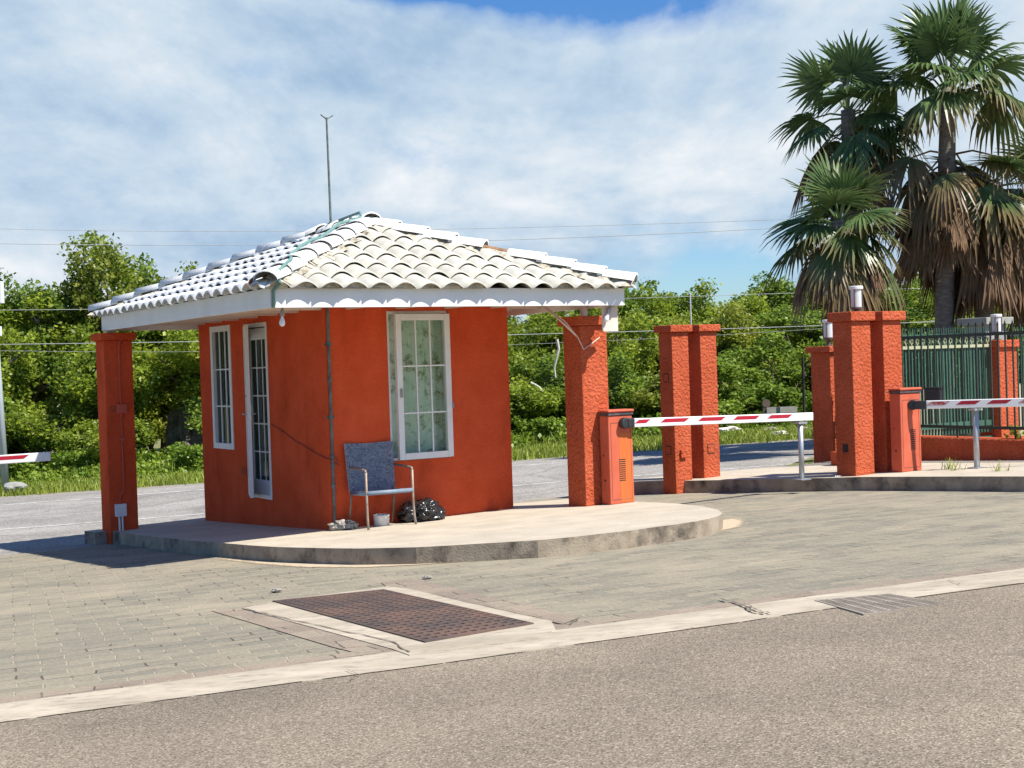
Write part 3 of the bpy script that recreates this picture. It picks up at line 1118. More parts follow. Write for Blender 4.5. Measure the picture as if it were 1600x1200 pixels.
def tiles_for(side):
    """tiles of one slope; local s along the eave, t up the slope (plan distance from the eave)"""
    bm = bmesh.new()
    L = {'front': RU1 - RU0, 'back': RU1 - RU0, 'left': RV1 - RV0, 'right': RV1 - RV0}[side]
    ncol = round((L + .1) / PIT)
    pit = (L + .16) / ncol
    K = 10
    for c in range(ncol):
        s0 = -.08 + pit * (c + .5)
        tmax = min(s0 + .2, L - s0 + .2, HALF + .05)
        r = 0
        while r * ROWL * .93 - OVH < tmax:
            t0 = r * ROWL * .93 - OVH
            t1 = t0 + ROWL * .93 * 1.12
            js, jt, jz = rnd.uniform(-.007, .007), rnd.uniform(-.012, .012), rnd.uniform(-.004, .006)
            tw = rnd.uniform(-.012, .012)
            ring = []
            for (t, dz, sc) in ((t0 + jt, .032, 1.0), (t0 + jt, .032, 1.0), ((t0 + t1) / 2, .014, .985), (t1, -.004, .97)):
                row = []
                for k in range(K + 1):
                    q = k / K - .5
                    s = s0 + js + q * pit * 1.06 * sc + tw * (t - t0)
                    zz = (max(cos(pi * q), 0) ** .80) * AMP * sc
                    tb = t + (.055 * max(0, min(1, (abs(q) - .41) / .09)) if r == 0 and len(ring) < 2 else 0)
                    row.append((s, tb, dz + jz + zz))
                ring.append(row)
            ring[0] = [(s, t + .004, z - .016) for s, t, z in ring[0]]
            vs = [[bm.verts.new(p) for p in row] for row in ring]
            for a in range(3):
                for k in range(K):
                    bm.faces.new((vs[a][k], vs[a][k + 1], vs[a + 1][k + 1], vs[a + 1][k]))
            r += 1
    # cut along the hips
    for co, no in (((0, 0, 0), (-1, 1, 0)), ((L, 0, 0), (1, 1, 0))):
        bmesh.ops.bisect_plane(bm, geom=bm.verts[:] + bm.edges[:] + bm.faces[:], plane_co=co, plane_no=no, clear_outer=True)
    bmesh.ops.bisect_plane(bm, geom=bm.verts[:] + bm.edges[:] + bm.faces[:], plane_co=(0, HALF, 0), plane_no=(0, 1, 0), clear_outer=True)
    for v in bm.verts:
        s, t, dz = v.co
        z = ZT - .012 + slope * t + dz
        if side == 'front':
            v.co = (RU0 + s, RV0 + t, z)
        elif side == 'left':
            v.co = (RU0 + t, RV1 - s, z)
        elif side == 'right':
            v.co = (RU1 - t, RV0 + s, z)
        else:
            v.co = (RU1 - s, RV1 - t, z)
    bmesh.ops.recalc_face_normals(bm, faces=bm.faces[:])
    me = bpy.data.meshes.new('roof_tiles')
    bm.to_mesh(me)
    bm.free()
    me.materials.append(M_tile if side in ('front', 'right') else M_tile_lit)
    me.polygons.foreach_set('use_smooth', [True] * len(me.polygons))
    o = bpy.data.objects.new('roof_tiles', me)
    COL.objects.link(o)
    o.parent = roof
    return o


for sd_ in ('front', 'left', 'right', 'back'):
    tiles_for(sd_)

# mortar closing most of the eave openings of the front
mo = MB()
n_front = round((RU1 - RU0 + .1) / PIT)
pitf = (RU1 - RU0 + .16) / n_front
for c in range(n_front):
    if c in (9, 10, 11, 15):
        continue
    s0 = RU0 - .08 + pitf * (c + .5)
    pts = [(s0 + pitf * .44 * cos(pi - pi * k / 8), RV0 - .055 + rnd.uniform(-.01, .01), ZT - .008 + .062 * sin(pi * k / 8)) for k in range(9)]
    mo = MB()
    mo.quad(*pts)
    n0 = len(pts)
    mo.quad(*[(x, y + .03, z) for x, y, z in pts[::-1]])
    mo.build('eave_mortar', M_mortar, roof)


def caps(p0, p1, miss=(), n=None, mort=True, seed=1):
    rn = random.Random(seed)
    p0, p1 = Vector(p0), Vector(p1)
    L_ = (p1 - p0).length
    n = n or max(1, round(L_ / .38))
    d = (p1 - p0).normalized()
    sdv = d.cross(Vector((0, 0, 1))).normalized()
    upv = sdv.cross(d)
    cm, mm_ = MB(), MB()
    for i in range(n):
        a = p0 + d * (L_ * i / n - .02)
        b = p0 + d * (L_ * (i + 1) / n + .05)
        if i not in miss:
            ja = rn.uniform(-.012, .012)
            K = 8
            base = len(cm.v)
            for (q, rad, lift) in ((a, .125, -.016), (a, .125, 0.0), (b, .108, -.028)):
                for k in range(K + 1):
                    th = pi * k / K
                    cm.v.append(tuple(q + sdv * (cos(th) * rad + ja) + upv * (sin(th) * .095 * rad / .125 + .035 + lift)))
            for r_ in range(2):
                for k in range(K):
                    x = base + r_ * (K + 1) + k
                    cm.f.append((x, x + 1, x + K + 2, x + K + 1))
                    cm.m.append(0)
        else:
            mm_.mi = 1
            mm_.tube([tuple(a + upv * .05), tuple(b + upv * .04)], .028, 6)
            mm_.mi = 0
    # mortar bed with a ragged outline
    K = max(4, int(L_ / .06))
    for i in range(K):
        t0, t1 = i / K, (i + 1) / K
        for sg in (-1, 1):
            w0 = .17 + .05 * sin(i * 1.7 + sg) + rn.uniform(-.02, .02)
            w1 = .17 + .05 * sin((i + 1) * 1.7 + sg)
            q0, q1 = p0.lerp(p1, t0), p0.lerp(p1, t1)
            mm_.quad(q0 + upv * .055, q1 + upv * .055, q1 + sdv * sg * w1 - upv * (.045 + .02 * sin(i)), q0 + sdv * sg * w0 - upv * (.045 + .02 * sin(i - 1)))
    co = cm.build('ridge_cap', M_tile_lit, roof, smooth=True)
    mm_.build('hip_mortar', [M_mortar, M_terra], roof)
    return co


zc = ZT + .07
caps((RU0 - .06, RV0 - .06, zc - .03), (UM, RID0, ZA + .03), n=8, miss=(), seed=2)
caps((RU1 + .07, RV0 - .07, zc - .03), (UM, RID0, ZA + .03), n=9, miss=(4,), seed=3)
caps((RU0 - .06, RV1 + .06, zc - .03), (UM, RID1, ZA + .03), n=9, seed=4)
caps((RU1 + .06, RV1 + .06, zc - .03), (UM, RID1, ZA + .03), n=9, seed=6)
caps((UM, RID0 - .10, ZA + .035), (UM, RID1 + .1, ZA + .035), n=4, seed=7)
# broken bare tile at the near hip's foot
bt = MB()
Kb = 8
for i in range(Kb):
    a0, a1 = pi * i / Kb, pi * (i + 1) / Kb
    bt.quad((RU0 - .02 + .11 * cos(a0) - .05, RV0 + .11, ZT + .01 + .11 * sin(a0)), (RU0 - .02 + .11 * cos(a1) - .05, RV0 + .11, ZT + .01 + .11 * sin(a1)),
            (RU0 + .13 + .09 * cos(a1) - .05, RV0 + .30, ZT + .10 + .09 * sin(a1)), (RU0 + .13 + .09 * cos(a0) - .05, RV0 + .30, ZT + .10 + .09 * sin(a0)))
bt.build('broken_tile', M_terra, roof)

# conduit at the near corner, thin cable, strap over the hip
cd = MB()
cd.tube([(0.032, -.022, 2.41), (0.03, -.022, 0.02)], .0165, 10)
for z in (1.95, 1.55, 1.15, .72, .62, .4):
    cd.tube([(0.03, -.022, z - .018), (0.03, -.022, z + .018)], .024, 10)
cd.box(-.02, .08, -.007, -.0005, 1.93, 1.955)
cd.box(-.02, .08, -.007, -.0005, 1.13, 1.155)
cd.build('conduit', M_conduit, booth)
tw_ = MB()
tw_.tube([(-.012, 1.62, 1.05), (-.012, 1.3, .98), (-.012, .9, .87), (-.012, .4, .76), (-.008, .08, .70), (.0, -.03, .69), (.1, -.03, .62), (.07, -.03, .70), (.02, -.03, .74)], .004, 5)
tw_.build('thin_cable', M_black, booth)
stp = MB()
hipv = Vector((UM - RU0, RID0 - RV0, ZA - ZT))
stp.tube([(RU0 + .03, RV0 - .012, ZB + .0), (RU0 + .035, RV0 - .014, ZT - .03), (RU0 + .05, RV0 - .13, ZT + .03), (RU0 + .10, RV0 - .02, ZT + .17), (RU0 + .33, RV0 + .22, ZT + .30)]
         + [(RU0 + hipv.x * t - .07 * (t < .9), RV0 + hipv.y * t + .05, ZT + hipv.z * t + .165 + .02 * sin(t * 19)) for t in (.26, .36, .46, .56, .66, .76, .86, .95)]
         + [(UM - .05, RID0 + .1, ZA + .18), (UM - .08, RID0 + .6, ZA + .14)], .017, 7)
stp.build('strap_cable', M_green_pipe, booth, smooth=True)
# faint patched plaster marks by the side window and a nail hole on the front
pm = MB()
for k in range(3):
    pm.box(-.006, -.0005, 2.62 - .075 * k, 2.665 - .075 * k, .40, .50)
pm.build('plaster_patch', M_rough, booth)
# the white board hanging below the eave by the right column, and its stay
bd = MB()
bd.box(RU1 - .235, RU1 - .035, -1.49, -1.465, ZB - .28, ZB - .001)
bd.build('hanging_board', M_soffit, booth)
wl = MB()
wl.tube([(2.40, -.70, ZB + .05), (2.50, -.97, 2.12), (2.63, -1.03, 1.93), (2.69, -1.045, 1.80), (2.80, -1.045, 1.86), (2.92, -1.04, 1.93)], .006, 6)
wl.tube([(2.40, -.66, ZB + .06), (2.50, -.90, 2.12), (2.635, -1.0, 1.95)], .012, 6)
wl.build('dangling_cable', M_soffit, booth, smooth=True)


def column(u0, v0, w, z0, z1, capz, m, capo=.045):
    mb = MB()
    mb.box(u0, u0 + w, v0, v0 + w, z0, z1)
    c = mb.build('column', m, booth, bevel=.012)
    cp = MB()
    cp.box(u0 - capo, u0 + w + capo, v0 - capo, v0 + w + capo, z1 + .0005, capz)
    cp.build('capital', m, c, bevel=.01)
    return c


cl = column(-1.30, 3.95, .37, -0.62, 2.14, 2.235, M_stucco)
cr = column(2.66, -1.04, .36, -0.25, 2.07, 2.175, M_rough)
sp_ = MB()
sp_.box(-1.22, -1.12, 4.02, 4.10, 2.2355, ZB + .12)
sp_.build('roof_prop', M_white, booth)
sp_ = MB()
sp_.box(2.80, 2.86, -.90, -.84, 2.1755, ZB + .12)
sp_.build('roof_prop', M_white, booth)
# junction box and conduit on the left column's face
jb = MB()
fv = 3.95
jb.tube([(-1.05, fv - .03, 2.20), (-1.10, fv - .018, 2.12), (-1.11, fv - .016, 1.95), (-1.11, fv - .016, .40), (-1.11, fv - .016, .20), (-1.16, fv - .016, .14), (-1.16, fv - .016, -.0)], .013, 8)
jb.box(-1.17, -1.04, fv - .05, fv - .0005, 1.20, 1.32)
jb.box(-1.14, -1.08, fv - .03, fv - .0005, .85, .89)
jb.build('column_conduit', M_pinkpipe, cl, bevel=.003)
jb = MB()
jb.box(-1.235, -1.095, fv - .06, fv - .0005, -.12, .04)
jb.tube([(-1.185, fv - .03, -.12), (-1.185, fv - .03, -.36)], .014, 8)
jb.tube([(-1.145, fv - .03, -.12), (-1.145, fv - .03, -.36)], .014, 8)
jb.build('junction_box', M_frame, cl, bevel=.004)
jb = MB()
jb.tube([(-1.165, fv - .03, -.36), (-1.165, fv - .03, -.46)], .032, 10)
jb.build('pipe_sleeve', M_green_pipe, cl)
jb = MB()
jb.tube([(-1.215, fv - .006, 1.26), (-1.215, fv + .01, 1.26)], .045, 20)
jb.build('cover_plate', M_rough, cl)


# ------------------------------------------------------------------ small things on and by the booth
def light_bulb(p, tilt, label, rz=0):
    t = thing('light_bulb', p, label, 'light bulb', 0, None)
    s = MB()
    s.lathe([(0.0, 0.0), (.05, 0.0), (.052, -.015), (.02, -.02), (.012, -.05), (.027, -.055), (.030, -.125), (0.0, -.125)], 14)
    so_ = s.build('socket', M_socket, t, smooth=False)
    b = MB()
    b.lathe([(0.013, -.126), (.015, -.14), (.028, -.17), (.036, -.20), (.034, -.225), (.022, -.246), (0.0, -.252)], 16)
    b.build('bulb', M_bulb, t, smooth=True)
    t.rotation_euler = (tilt[0], tilt[1], rz)
    t.scale = (.8, .8, .8)
    return t


light_bulb(bw(-1.05, -1.36, ZB + .03), (0, 0.04), 'frosted light bulb hanging at the booth corner nearest the camera')
light_bulb(bw(2.735, -1.535, ZB + .01), (-.1, 0.35), 'frosted light bulb tilted in its socket by the right booth column')

an = thing('roof_antenna', bw(UM - .06, 1.38, ZA + .02), 'thin dark antenna mast with forked tip on the roof ridge', 'antenna', YAW)
a = MB()
a.tube([(0, 0, 0), (-.005, 0, .7), (-.01, 0, 1.38)], [.016, .014, .012], 8)
a.build('mast', M_conduit, an)
a = MB()
a.tube([(-.01, 0, 1.36), (-.085, 0, 1.41)], .008, 6)
a.tube([(-.01, 0, 1.36), (.075, 0, 1.41)], .008, 6)
a.build('forked_tip', M_conduit, an)
a = MB()
a.tube([(-.03, -.12, .05), (0, 0, .10), (.0, .12, .06), (.03, .02, .14), (-.04, .03, .08)], .02, 6)
a.build('clamp', M_green_pipe, an)


def chair():
    z0 = G(*bw(.45, -.3)[:2]) + .15
    t = thing('patio_chair', bw(.455, -.30, z0), 'blue-grey woven patio chair with worn metal legs against the booth wall', 'chair', YAW - .02)
    w, zs, za, zb = .275, .40, .635, .90
    rear, front = .24, -.245
    for sg in (-1, 1):
        m_ = MB()
        x = sg * w
        m_.tube([(x * 1.03, front - .04, 0), (x * 1.01, front - .012, .12), (x, front, .28), (x, front, za - .02)], .0145, 8)
        m_.build('leg', M_chairleg, t, smooth=True)
        m_ = MB()
        m_.tube([(x * .97, rear + .03, 0), (x * .95, rear - .02, .18), (x * .93, rear - .05, zs)], .0125, 8)
        m_.build('leg', M_chairleg, t, smooth=True)
        m_ = MB()
        m_.tube([(x, front, za - .025), (x, front + .012, za), (x * .985, front + .16, za + .012), (x * .97, rear - .06, za + .02)], .0135, 8)
        m_.build('armrest', M_chairleg, t, smooth=True)

    def weave(P, nu, nv, name):
        # basket weave: horizontal strands passing over and under the uprights
        m_ = MB()
        for j in range(nv):
            for i in range(nu):
                o_ = .006 if (i + j) % 2 else -.003
                a0, a1 = i / nu, (i + 1) / nu
                b0, b1 = (j + .06) / nv, (j + .94) / nv
                am = (a0 + a1) / 2
                pa, pm_, pb = [P(a_, b0) for a_ in (a0, am, a1)]
                qa, qm, qb = [P(a_, b1) for a_ in (a0, am, a1)]
                pm_, qm = pm_[0] + pm_[1] * o_, qm[0] + qm[1] * o_
                m_.quad(pa[0], pm_, qm, qa[0])
                m_.quad(pm_, pb[0], qb[0], qm)
        for i in range(nu + 1):
            a = i / nu
            pts = [P(a, b / 12) for b in range(13)]
            m_.tube([q[0] - q[1] * .004 for q in pts], .004, 4)
        return m_.build(name, M_wicker, t)

    def Pback(a, b):
        x = (a - .5) * 2 * w * (1.0 + .07 * b)
        bow = .035 * (1 - (2 * a - 1) ** 2)
        y = rear - .06 + .015 * (1 - b) + .07 * b + bow
        return Vector((x, y, zs - .03 + (zb - zs + .03) * b + .012 * (abs(2 * a - 1)) * b)), Vector((0, -1, .12))

    def Pseat(a, b):
        x = (a - .5) * 2 * w * .97
        y = front + (rear - .05 - front) * b
        return Vector((x, y, zs + .012 - .022 * (1 - (2 * a - 1) ** 2) - .03 * b)), Vector((0, 0, 1))
    weave(Pback, 22, 30, 'backrest')
    weave(Pseat, 22, 22, 'seat')
    m_ = MB()
    m_.tube([(-w, front + .002, zs - .008), (w, front + .002, zs - .008)], .024, 8)
    m_.tube([(-w, front, zs - .02), (-w * .93, rear - .05, zs - .04)], .014, 8)
    m_.tube([(w, front, zs - .02), (w * .93, rear - .05, zs - .04)], .014, 8)
    m_.tube([(-w * .93, rear - .05, zs - .04), (w * .93, rear - .05, zs - .04)], .012, 8)
    m_.build('seat_rail', M_wicker, t, smooth=True)


chair()


def lump(name, p, r, sc, m, seed, label, cat, amp=.25, freq=2.5, sub=4, group=None, flat=0.0, ridged=False):
    bm = bmesh.new()
    bmesh.ops.create_icosphere(bm, subdivisions=sub, radius=1)
    from mathutils import noise as mn
    off = Vector((seed * 3.7, seed * 1.3, seed * 2.1))
    for v in bm.verts:
        n_ = v.co.normalized()
        a = mn.noise(n_ * freq + off) + .5 * mn.noise(n_ * freq * 2.3 + off)
        if ridged:
            a = .8 * a - .75 * abs(mn.noise(n_ * freq * 1.7 + off)) + .45 * (.3 - abs(mn.noise(n_ * freq * 3.1 + off * 2)))
        k = r * (1 + amp * a)
        v.co = Vector((n_.x * sc[0], n_.y * sc[1], n_.z * sc[2])) * k
        zz = -r * sc[2] * (1 - flat)
        if v.co.z < zz:
            v.co.z = zz + (v.co.z - zz) * .1
    me = bpy.data.meshes.new(name)
    bm.to_mesh(me)
    bm.free()
    me.materials.append(m)
    if ridged or sub >= 4:
        me.polygons.foreach_set('use_smooth', [True] * len(me.polygons))
    o = bpy.data.objects.new(name, me)
    COL.objects.link(o)
    o.location = (p[0], p[1], p[2] + r * sc[2] * (1 - flat))
    return tag(o, label, cat, group)


def platz(u, v):
    p = bw(u, v)
    return Vector((p.x, p.y, G(p.x, p.y) + .15))


lump('garbage_bag', platz(1.0, -.23), .225, (1.15, .95, .62), M_bag, 4, 'crumpled black plastic garbage bag on the pavement beside the chair', 'garbage bag', .38, 1.9, 5, flat=.35, ridged=True)
lump('coral_rock', platz(.07, -.13), .115, (1.35, .8, .55), M_rock, 9, 'pitted grey coral rock at the foot of the conduit', 'rock', .35, 2.2, 4, flat=.3)
bp_ = platz(.50, -.22)
tub = MB()
tub.lathe([(0.0, .004), (.078, .004), (.083, .012), (.088, .11), (.091, .122), (.088, .125), (.083, .118), (.078, .03), (0.0, .028)], 28, (0, 0, 0))
to = tub.build('plastic_tub', M_ceramic, None, smooth=True)
to.location = bp_
tag(to, 'small white plastic tub under the woven chair', 'tub')

# ------------------------------------------------------------------ barrier gates
def rot2(yaw):
    return Matrix.Rotation(yaw, 4, 'Z')


def cabinet(root, w, d, hgt, mface, rust=False, slots=10, side_rust=None):
    mb = MB()
    mb.box(0, w, 0, d, 0, hgt)
    c = mb.build('cabinet', [M_redmetal], root, bevel=.012)
    if rust:
        r_ = MB()
        r_.box(w * .42, w - .012, -.0018, -.0003, .02, hgt * .80)
        r_.build('rust_stain', M_rust, c)
    for sx0, sx1, sz0, sz1 in ((.03, w - .03, hgt - .085, hgt - .081), (.03, w - .03, .05, .054), (.03, .034, .0545, hgt - .0855), (w - .034, w - .03, .0545, hgt - .0855)):
        sm_ = MB()
        sm_.box(sx0, sx1, -.0026, -.0004, sz0, sz1)
        sm_.build('door_seam', M_lid, c)
    l = MB()
    l.box(-.006, w + .012, -.012, d + .006, hgt + .0005, hgt + .035)
    l.build('lid_seal', M_lid, c, bevel=.006)
    l = MB()
    y0, y1 = -.02, d + .01
    l.quad((-.012, y0, hgt + .0355), (w + .02, y0, hgt + .0355), (w + .02, y1, hgt + .0355), (-.012, y1, hgt + .0355))
    l.box(-.012, w + .02, y0, y1, hgt + .036, hgt + .065)
    l.build('lid', M_redmetal, c, bevel=.012)
    v = MB()
    x0 = w * .46 if not rust else w * .40
    for k in range(slots):
        z = hgt * (.28 if not rust else .26) + k * .0235
        v.quad((x0, -.003, z), (x0 + w * .26, -.003, z), (x0 + w * .26, -.003, z + .011), (x0, -.003, z + .011))
    v.build('vent', M_dark, c)
    k = MB()
    k.tube([(-.0005, d * .5, hgt * .27), (-.006, d * .5, hgt * .27)], .012, 10)
    k.build('lock', M_dark, c)
    k = MB()
    k.tube([(-.0005, d * .62, hgt * .55), (-.006, d * .62, hgt * .55)], .008, 10)
    k.build('rivet', M_dark, c)
    return c


def boom(root, p0, p1, hb, stripes, m_tape, thick=.05):
    """a boom arm from p0 to p1 (root-local), with slanted tape pieces on its camera side"""
    p0, p1 = Vector(p0), Vector(p1)
    d = (p1 - p0)
    L_ = d.length
    d.normalize()
    n = Vector((d.y, -d.x, 0)).normalized()
    up = n.cross(d) * -1
    if up.z < 0:
        up = -up
    mb = MB()
    base = len(mb.v)
    for q in (p0, p1):
        for a, b in ((-1, -1), (1, -1), (1, 1), (-1, 1)):
            mb.v.append(tuple(q + n * (a * thick / 2) + up * (b * hb / 2)))
    for f in ((0, 1, 2, 3), (7, 6, 5, 4), (0, 4, 5, 1), (1, 5, 6, 2), (2, 6, 7, 3), (3, 7, 4, 0)):
        mb.f.append(f)
        mb.m.append(0)
    arm = mb.build('boom_arm', M_boom, root, bevel=.008)
    for (t0, t1, mm) in stripes:
        s = MB()
        c0, c1 = p0 + d * (t0 * L_), p0 + d * (t1 * L_)
        for side in (1, -1):
            o = n * (side * (thick / 2 + .0012))
            sk = d * .035
            s.quad(c0 + o - sk + up * (-.008), c1 + o - sk + up * (-.008), c1 + o + sk + up * (hb * .36), c0 + o + sk + up * (hb * .36))
        s.build('stripe', mm or m_tape, arm)
    return arm


def hub(root, p, d):
    p, d = Vector(p), Vector(d).normalized()
    mb = MB()
    n = Vector((d.y, -d.x, 0)).normalized()
    mb.tube([p - n * .03, p + n * .045], .062, 18)
    q = p + d * .04
    mb.box(-.02, .13, -.055, .012, -.052, .052, Matrix.Translation(q) @ rot2(atan2(d.y, d.x)))
    mb.build('hub', M_black, root, bevel=.01)


# middle barrier on the booth's pavement
z1 = platz(2.95, -1.2).z
g1 = thing('barrier_gate', bw(2.86, -1.235, z1), 'rust-streaked red barrier gate with white boom on the booth pavement', 'barrier gate', YAW, 'barrier gates at the entrance')
cabinet(g1, .335, .175, 1.0, None, rust=True, slots=11)
# the boom reaches across the lane to its rest post on the kerb
post1 = Vector((3.62, 17.45, 0))
inv1 = rot2(-YAW)
base1 = Vector(bw(2.86, -1.235, 0))
pend = post1 - base1
pend = inv1 @ Vector((pend.x, pend.y, 0))
zend = (ray(1258, 651).z * 17.45 / ray(1258, 651).y + H_CAM) - z1
zsta = (ray(975, 662).z * 15.85 / ray(975, 662).y + H_CAM) - z1
p0 = Vector((.22, -.07, zsta))
p1 = Vector((pend.x, pend.y, zend))
dd = (p1 - p0)
p1 = p1 + dd.normalized() * .07
hub(g1, (.20, -.03, zsta), (dd.x, dd.y, 0))
boom(g1, p0 + dd.normalized() * .08, p1, .098, [(.01, .07, None), (.145, .275, None), (.345, .475, None), (.54, .67, None), (.735, .86, None)], M_red_tape)


def rest_post(p, ztop, label, group='boom rest posts on the kerb', r=.034):
    gz = G(p[0], p[1]) + .165
    t = thing('boom_rest_post', (p[0], p[1], gz), label, 'rest post', YAW, group)
    m_ = MB()
    m_.tube([(0, 0, 0), (0, 0, ztop - gz - .03)], r, 12)
    m_.build('post', M_grey_metal, t, smooth=True)
    m_ = MB()
    m_.box(-.07, .07, -.05, .05, ztop - gz - .0295, ztop - gz - .005)
    m_.build('saddle', M_grey_metal, t)
    m_ = MB()
    m_.box(-.08, .08, -.08, .08, 0.001, .012)
    m_.build('foot_plate', M_grey_metal, t)
    return t


rest_post((post1.x - .10, post1.y - .02), zend + z1 - .055, 'grey steel rest post under the tip of the middle boom')

# right barrier on the kerbed island
zi = G(*bw(6.75, -1.95)[:2]) + .165
g2 = thing('barrier_gate', bw(6.73, -1.95, zi), 'clean red barrier gate with faded boom stripes on the kerbed island', 'barrier gate', YAW, 'barrier gates at the entrance')
cabinet(g2, .35, .175, .965, None, slots=11)
zh = (ray(1424, 634).z * 17.2 / ray(1424, 634).y + H_CAM) - zi
d2 = rot2(-YAW) @ Vector((1, -.50, 0)).normalized()
hub(g2, (.19, -.03, zh), d2)
b0 = Vector((.19, -.06, zh)) + d2 * .10
b1 = b0 + d2 * 3.3 + Vector((0, 0, .03))
boom(g2, b0, b1, .10, [(.02 + .108 * k, .02 + .108 * k + .068, M_red_tape if k in (1, 2, 6) else M_faded_tape) for k in range(9)], M_faded_tape)
q2 = bw(6.73, -1.95) + rot2(YAW) @ (b0 + d2 * .62)
rest_post((q2.x, q2.y + .03), zi + zh - .05, 'grey steel rest post carrying the right boom beside the red wall')

# left barrier: only its boom's tip reaches the picture
e_ = Vector((0, 0, H_CAM)) + ray(79, 713) * 18.6
s_ = e_ + Vector((-3.1, -.9, .0))
zl = G(s_.x, s_.y)
g3 = thing('barrier_gate', (s_.x, s_.y, zl), 'barrier gate whose white boom tip enters at the left edge', 'barrier gate', 0, 'barrier gates at the entrance')
c3 = cabinet(g3, .34, .175, 1.0, None)
c3.location = (-.2, .08, .0)
e3, s3 = Vector((e_.x - s_.x, e_.y - s_.y, e_.z - zl)), Vector((.1, .02, e_.z - zl - .06))
hub(g3, (0, .05, e_.z - zl - .06), (e3.x, e3.y, 0))
boom(g3, s3, e3, .115, [(.06, .14, None), (.24, .32, None), (.42, .50, None), (.60, .68, None), (.775, .905, None)], M_red_tape)


# ------------------------------------------------------------------ gate pillars, lamps, walls, fences
def twin_pillar(p, w, gapw, z0, z1, zc, label, boxes, group='twin-shaft gate pillars'):
    t = thing('gate_pillar', p, label, 'pillar', YAW, group)
    base = p[2]
    for k in range(2):
        m_ = MB()
        o = k * (w + gapw)
        m_.box(o, o + w, 0, w, z0, z1 - base)
        s = m_.build('shaft', M_rough, t, bevel=.012)
        c = MB()
        c.box(o - .045, o + w + .045, -.045, w + .045, z1 - base + .0005, zc - base)
        c.build('capital', M_rough, s, bevel=.01)
    for (face, k, x, z, kind) in boxes:
        m_ = MB()
        o = k * (w + gapw)
        if face == 'l':
            m_.box(-.008, -.0005, x - .045, x + .045, z - .05, z + .05)
        else:
            m_.box(o + x - .05, o + x + .05, -.008 if kind == 'flush' else -.035, -.0005, z - .055, z + .055)
        m_.build('cover_plate' if kind != 'dark' else 'socket_hole', M_rough if kind != 'dark' else M_dark, t, bevel=.004)
        if kind == 'flush':
            m_ = MB()
            if face == 'l':
                m_.box(-.004, -.0004, x - .055, x + .055, z - .06, z + .06)
            else:
                m_.box(o + x - .06, o + x + .06, -.004, -.0004, z - .065, z + .065)
            m_.build('plate_seam', M_dark, t)
    return t


pa = at(1057, 772)
twin_pillar(pa, .285, .20, -.1, 2.02, 2.115, 'red twin-shaft pillar with square cover plates beyond the middle boom',
            [('l', 0, .14, 1.55, 'flush'), ('l', 0, .14, .58, 'flush'), ('f', 0, .13, .53, 'box'), ('f', 1, .13, .57, 'flush')])
pb = at(1338, 765)
twin_pillar(pb, .325, .21, -.1, 2.05, 2.165, 'tall red twin-shaft pillar with a lamp on top, beside the right barrier', [('l', 0, .16, .50, 'dark')])
rp_ = MB()
P_ = pa + DF * .42 + DL * .1
rp_.tube([(0, 0, 0), (.002, 0, .42)], .010, 6)
ro = rp_.build('steel_rod', M_pole, None)
ro.location = (P_.x, P_.y, 2.115)
tag(ro, 'thin pale rod standing upright on the twin pillar', 'rod')


def square_pillar(p, w, z1, zc, label, group='single red fence pillars'):
    t = thing('fence_pillar', p, label, 'pillar', YAW, group)
    m_ = MB()
    m_.box(0, w, 0, w, -.15, z1 - p[2])
    m_.build('shaft', M_rough, t, bevel=.012)
    m_ = MB()
    m_.box(-.05, w + .05, -.05, w + .05, z1 - p[2] + .0005, zc - p[2])
    m_.build('capital', M_rough, t, bevel=.01)
    return t


pc = at(1302, 738)
zc_top = H_CAM + ray(1290, 541).z * pc.y
square_pillar(pc, .40, zc_top - .09, zc_top, 'red pillar half hidden behind the tall twin pillar')
pd = Vector((7.28, 21.2, G(7.28, 21.2)))
zd_top = H_CAM + ray(1570, 531).z * pd.y
square_pillar(pd, .40, zd_top - .11, zd_top, 'red pillar standing behind the iron fence at the right')


def pillar_lamp(p, label, base=.10):
    t = thing('pillar_lamp', p, label, 'lamp', YAW, 'cylindrical lamps on the pillars')
    m_ = MB()
    m_.lathe([(0.0, 0.0), (.07, 0.0), (.07, .012), (.035, .02), (.032, base), (.075, base + .01), (.075, base + .03), (0, base + .03)], 16)
    m_.build('base', M_lampmetal, t)
    m_ = MB()
    m_.lathe([(.068, base + .031), (.068, base + .25)], 18)
    m_.build('diffuser', M_lampglass, t, smooth=True)
    m_ = MB()
    for k in range(4):
        a = k * pi / 2 + .5
        m_.tube([(.076 * cos(a), .076 * sin(a), base + .02), (.076 * cos(a), .076 * sin(a), base + .255)], .007, 6)
    m_.build('cage', M_lampmetal, t)
    m_ = MB()
    m_.lathe([(0, base + .2505), (.082, base + .2505), (.086, base + .256), (.086, base + .285), (.08, base + .292), (0, base + .296)], 18)
    m_.build('cap', M_frame, t, smooth=False)
    return t


tl = pb + DF * .26 + DL * .16
pillar_lamp((tl.x, tl.y, 2.165), 'cylindrical lamp on the tall twin pillar beside the right barrier', .03)
tl = pc + DF * .18 + DL * .20
pillar_lamp((tl.x, tl.y, zc_top), 'cylindrical lamp on the half hidden pillar, lowest of the three', .10)
tl = pd + DF * .20 + DL * .20
pillar_lamp((tl.x, tl.y, zd_top), 'cylindrical lamp on the pillar behind the iron fence', .10)

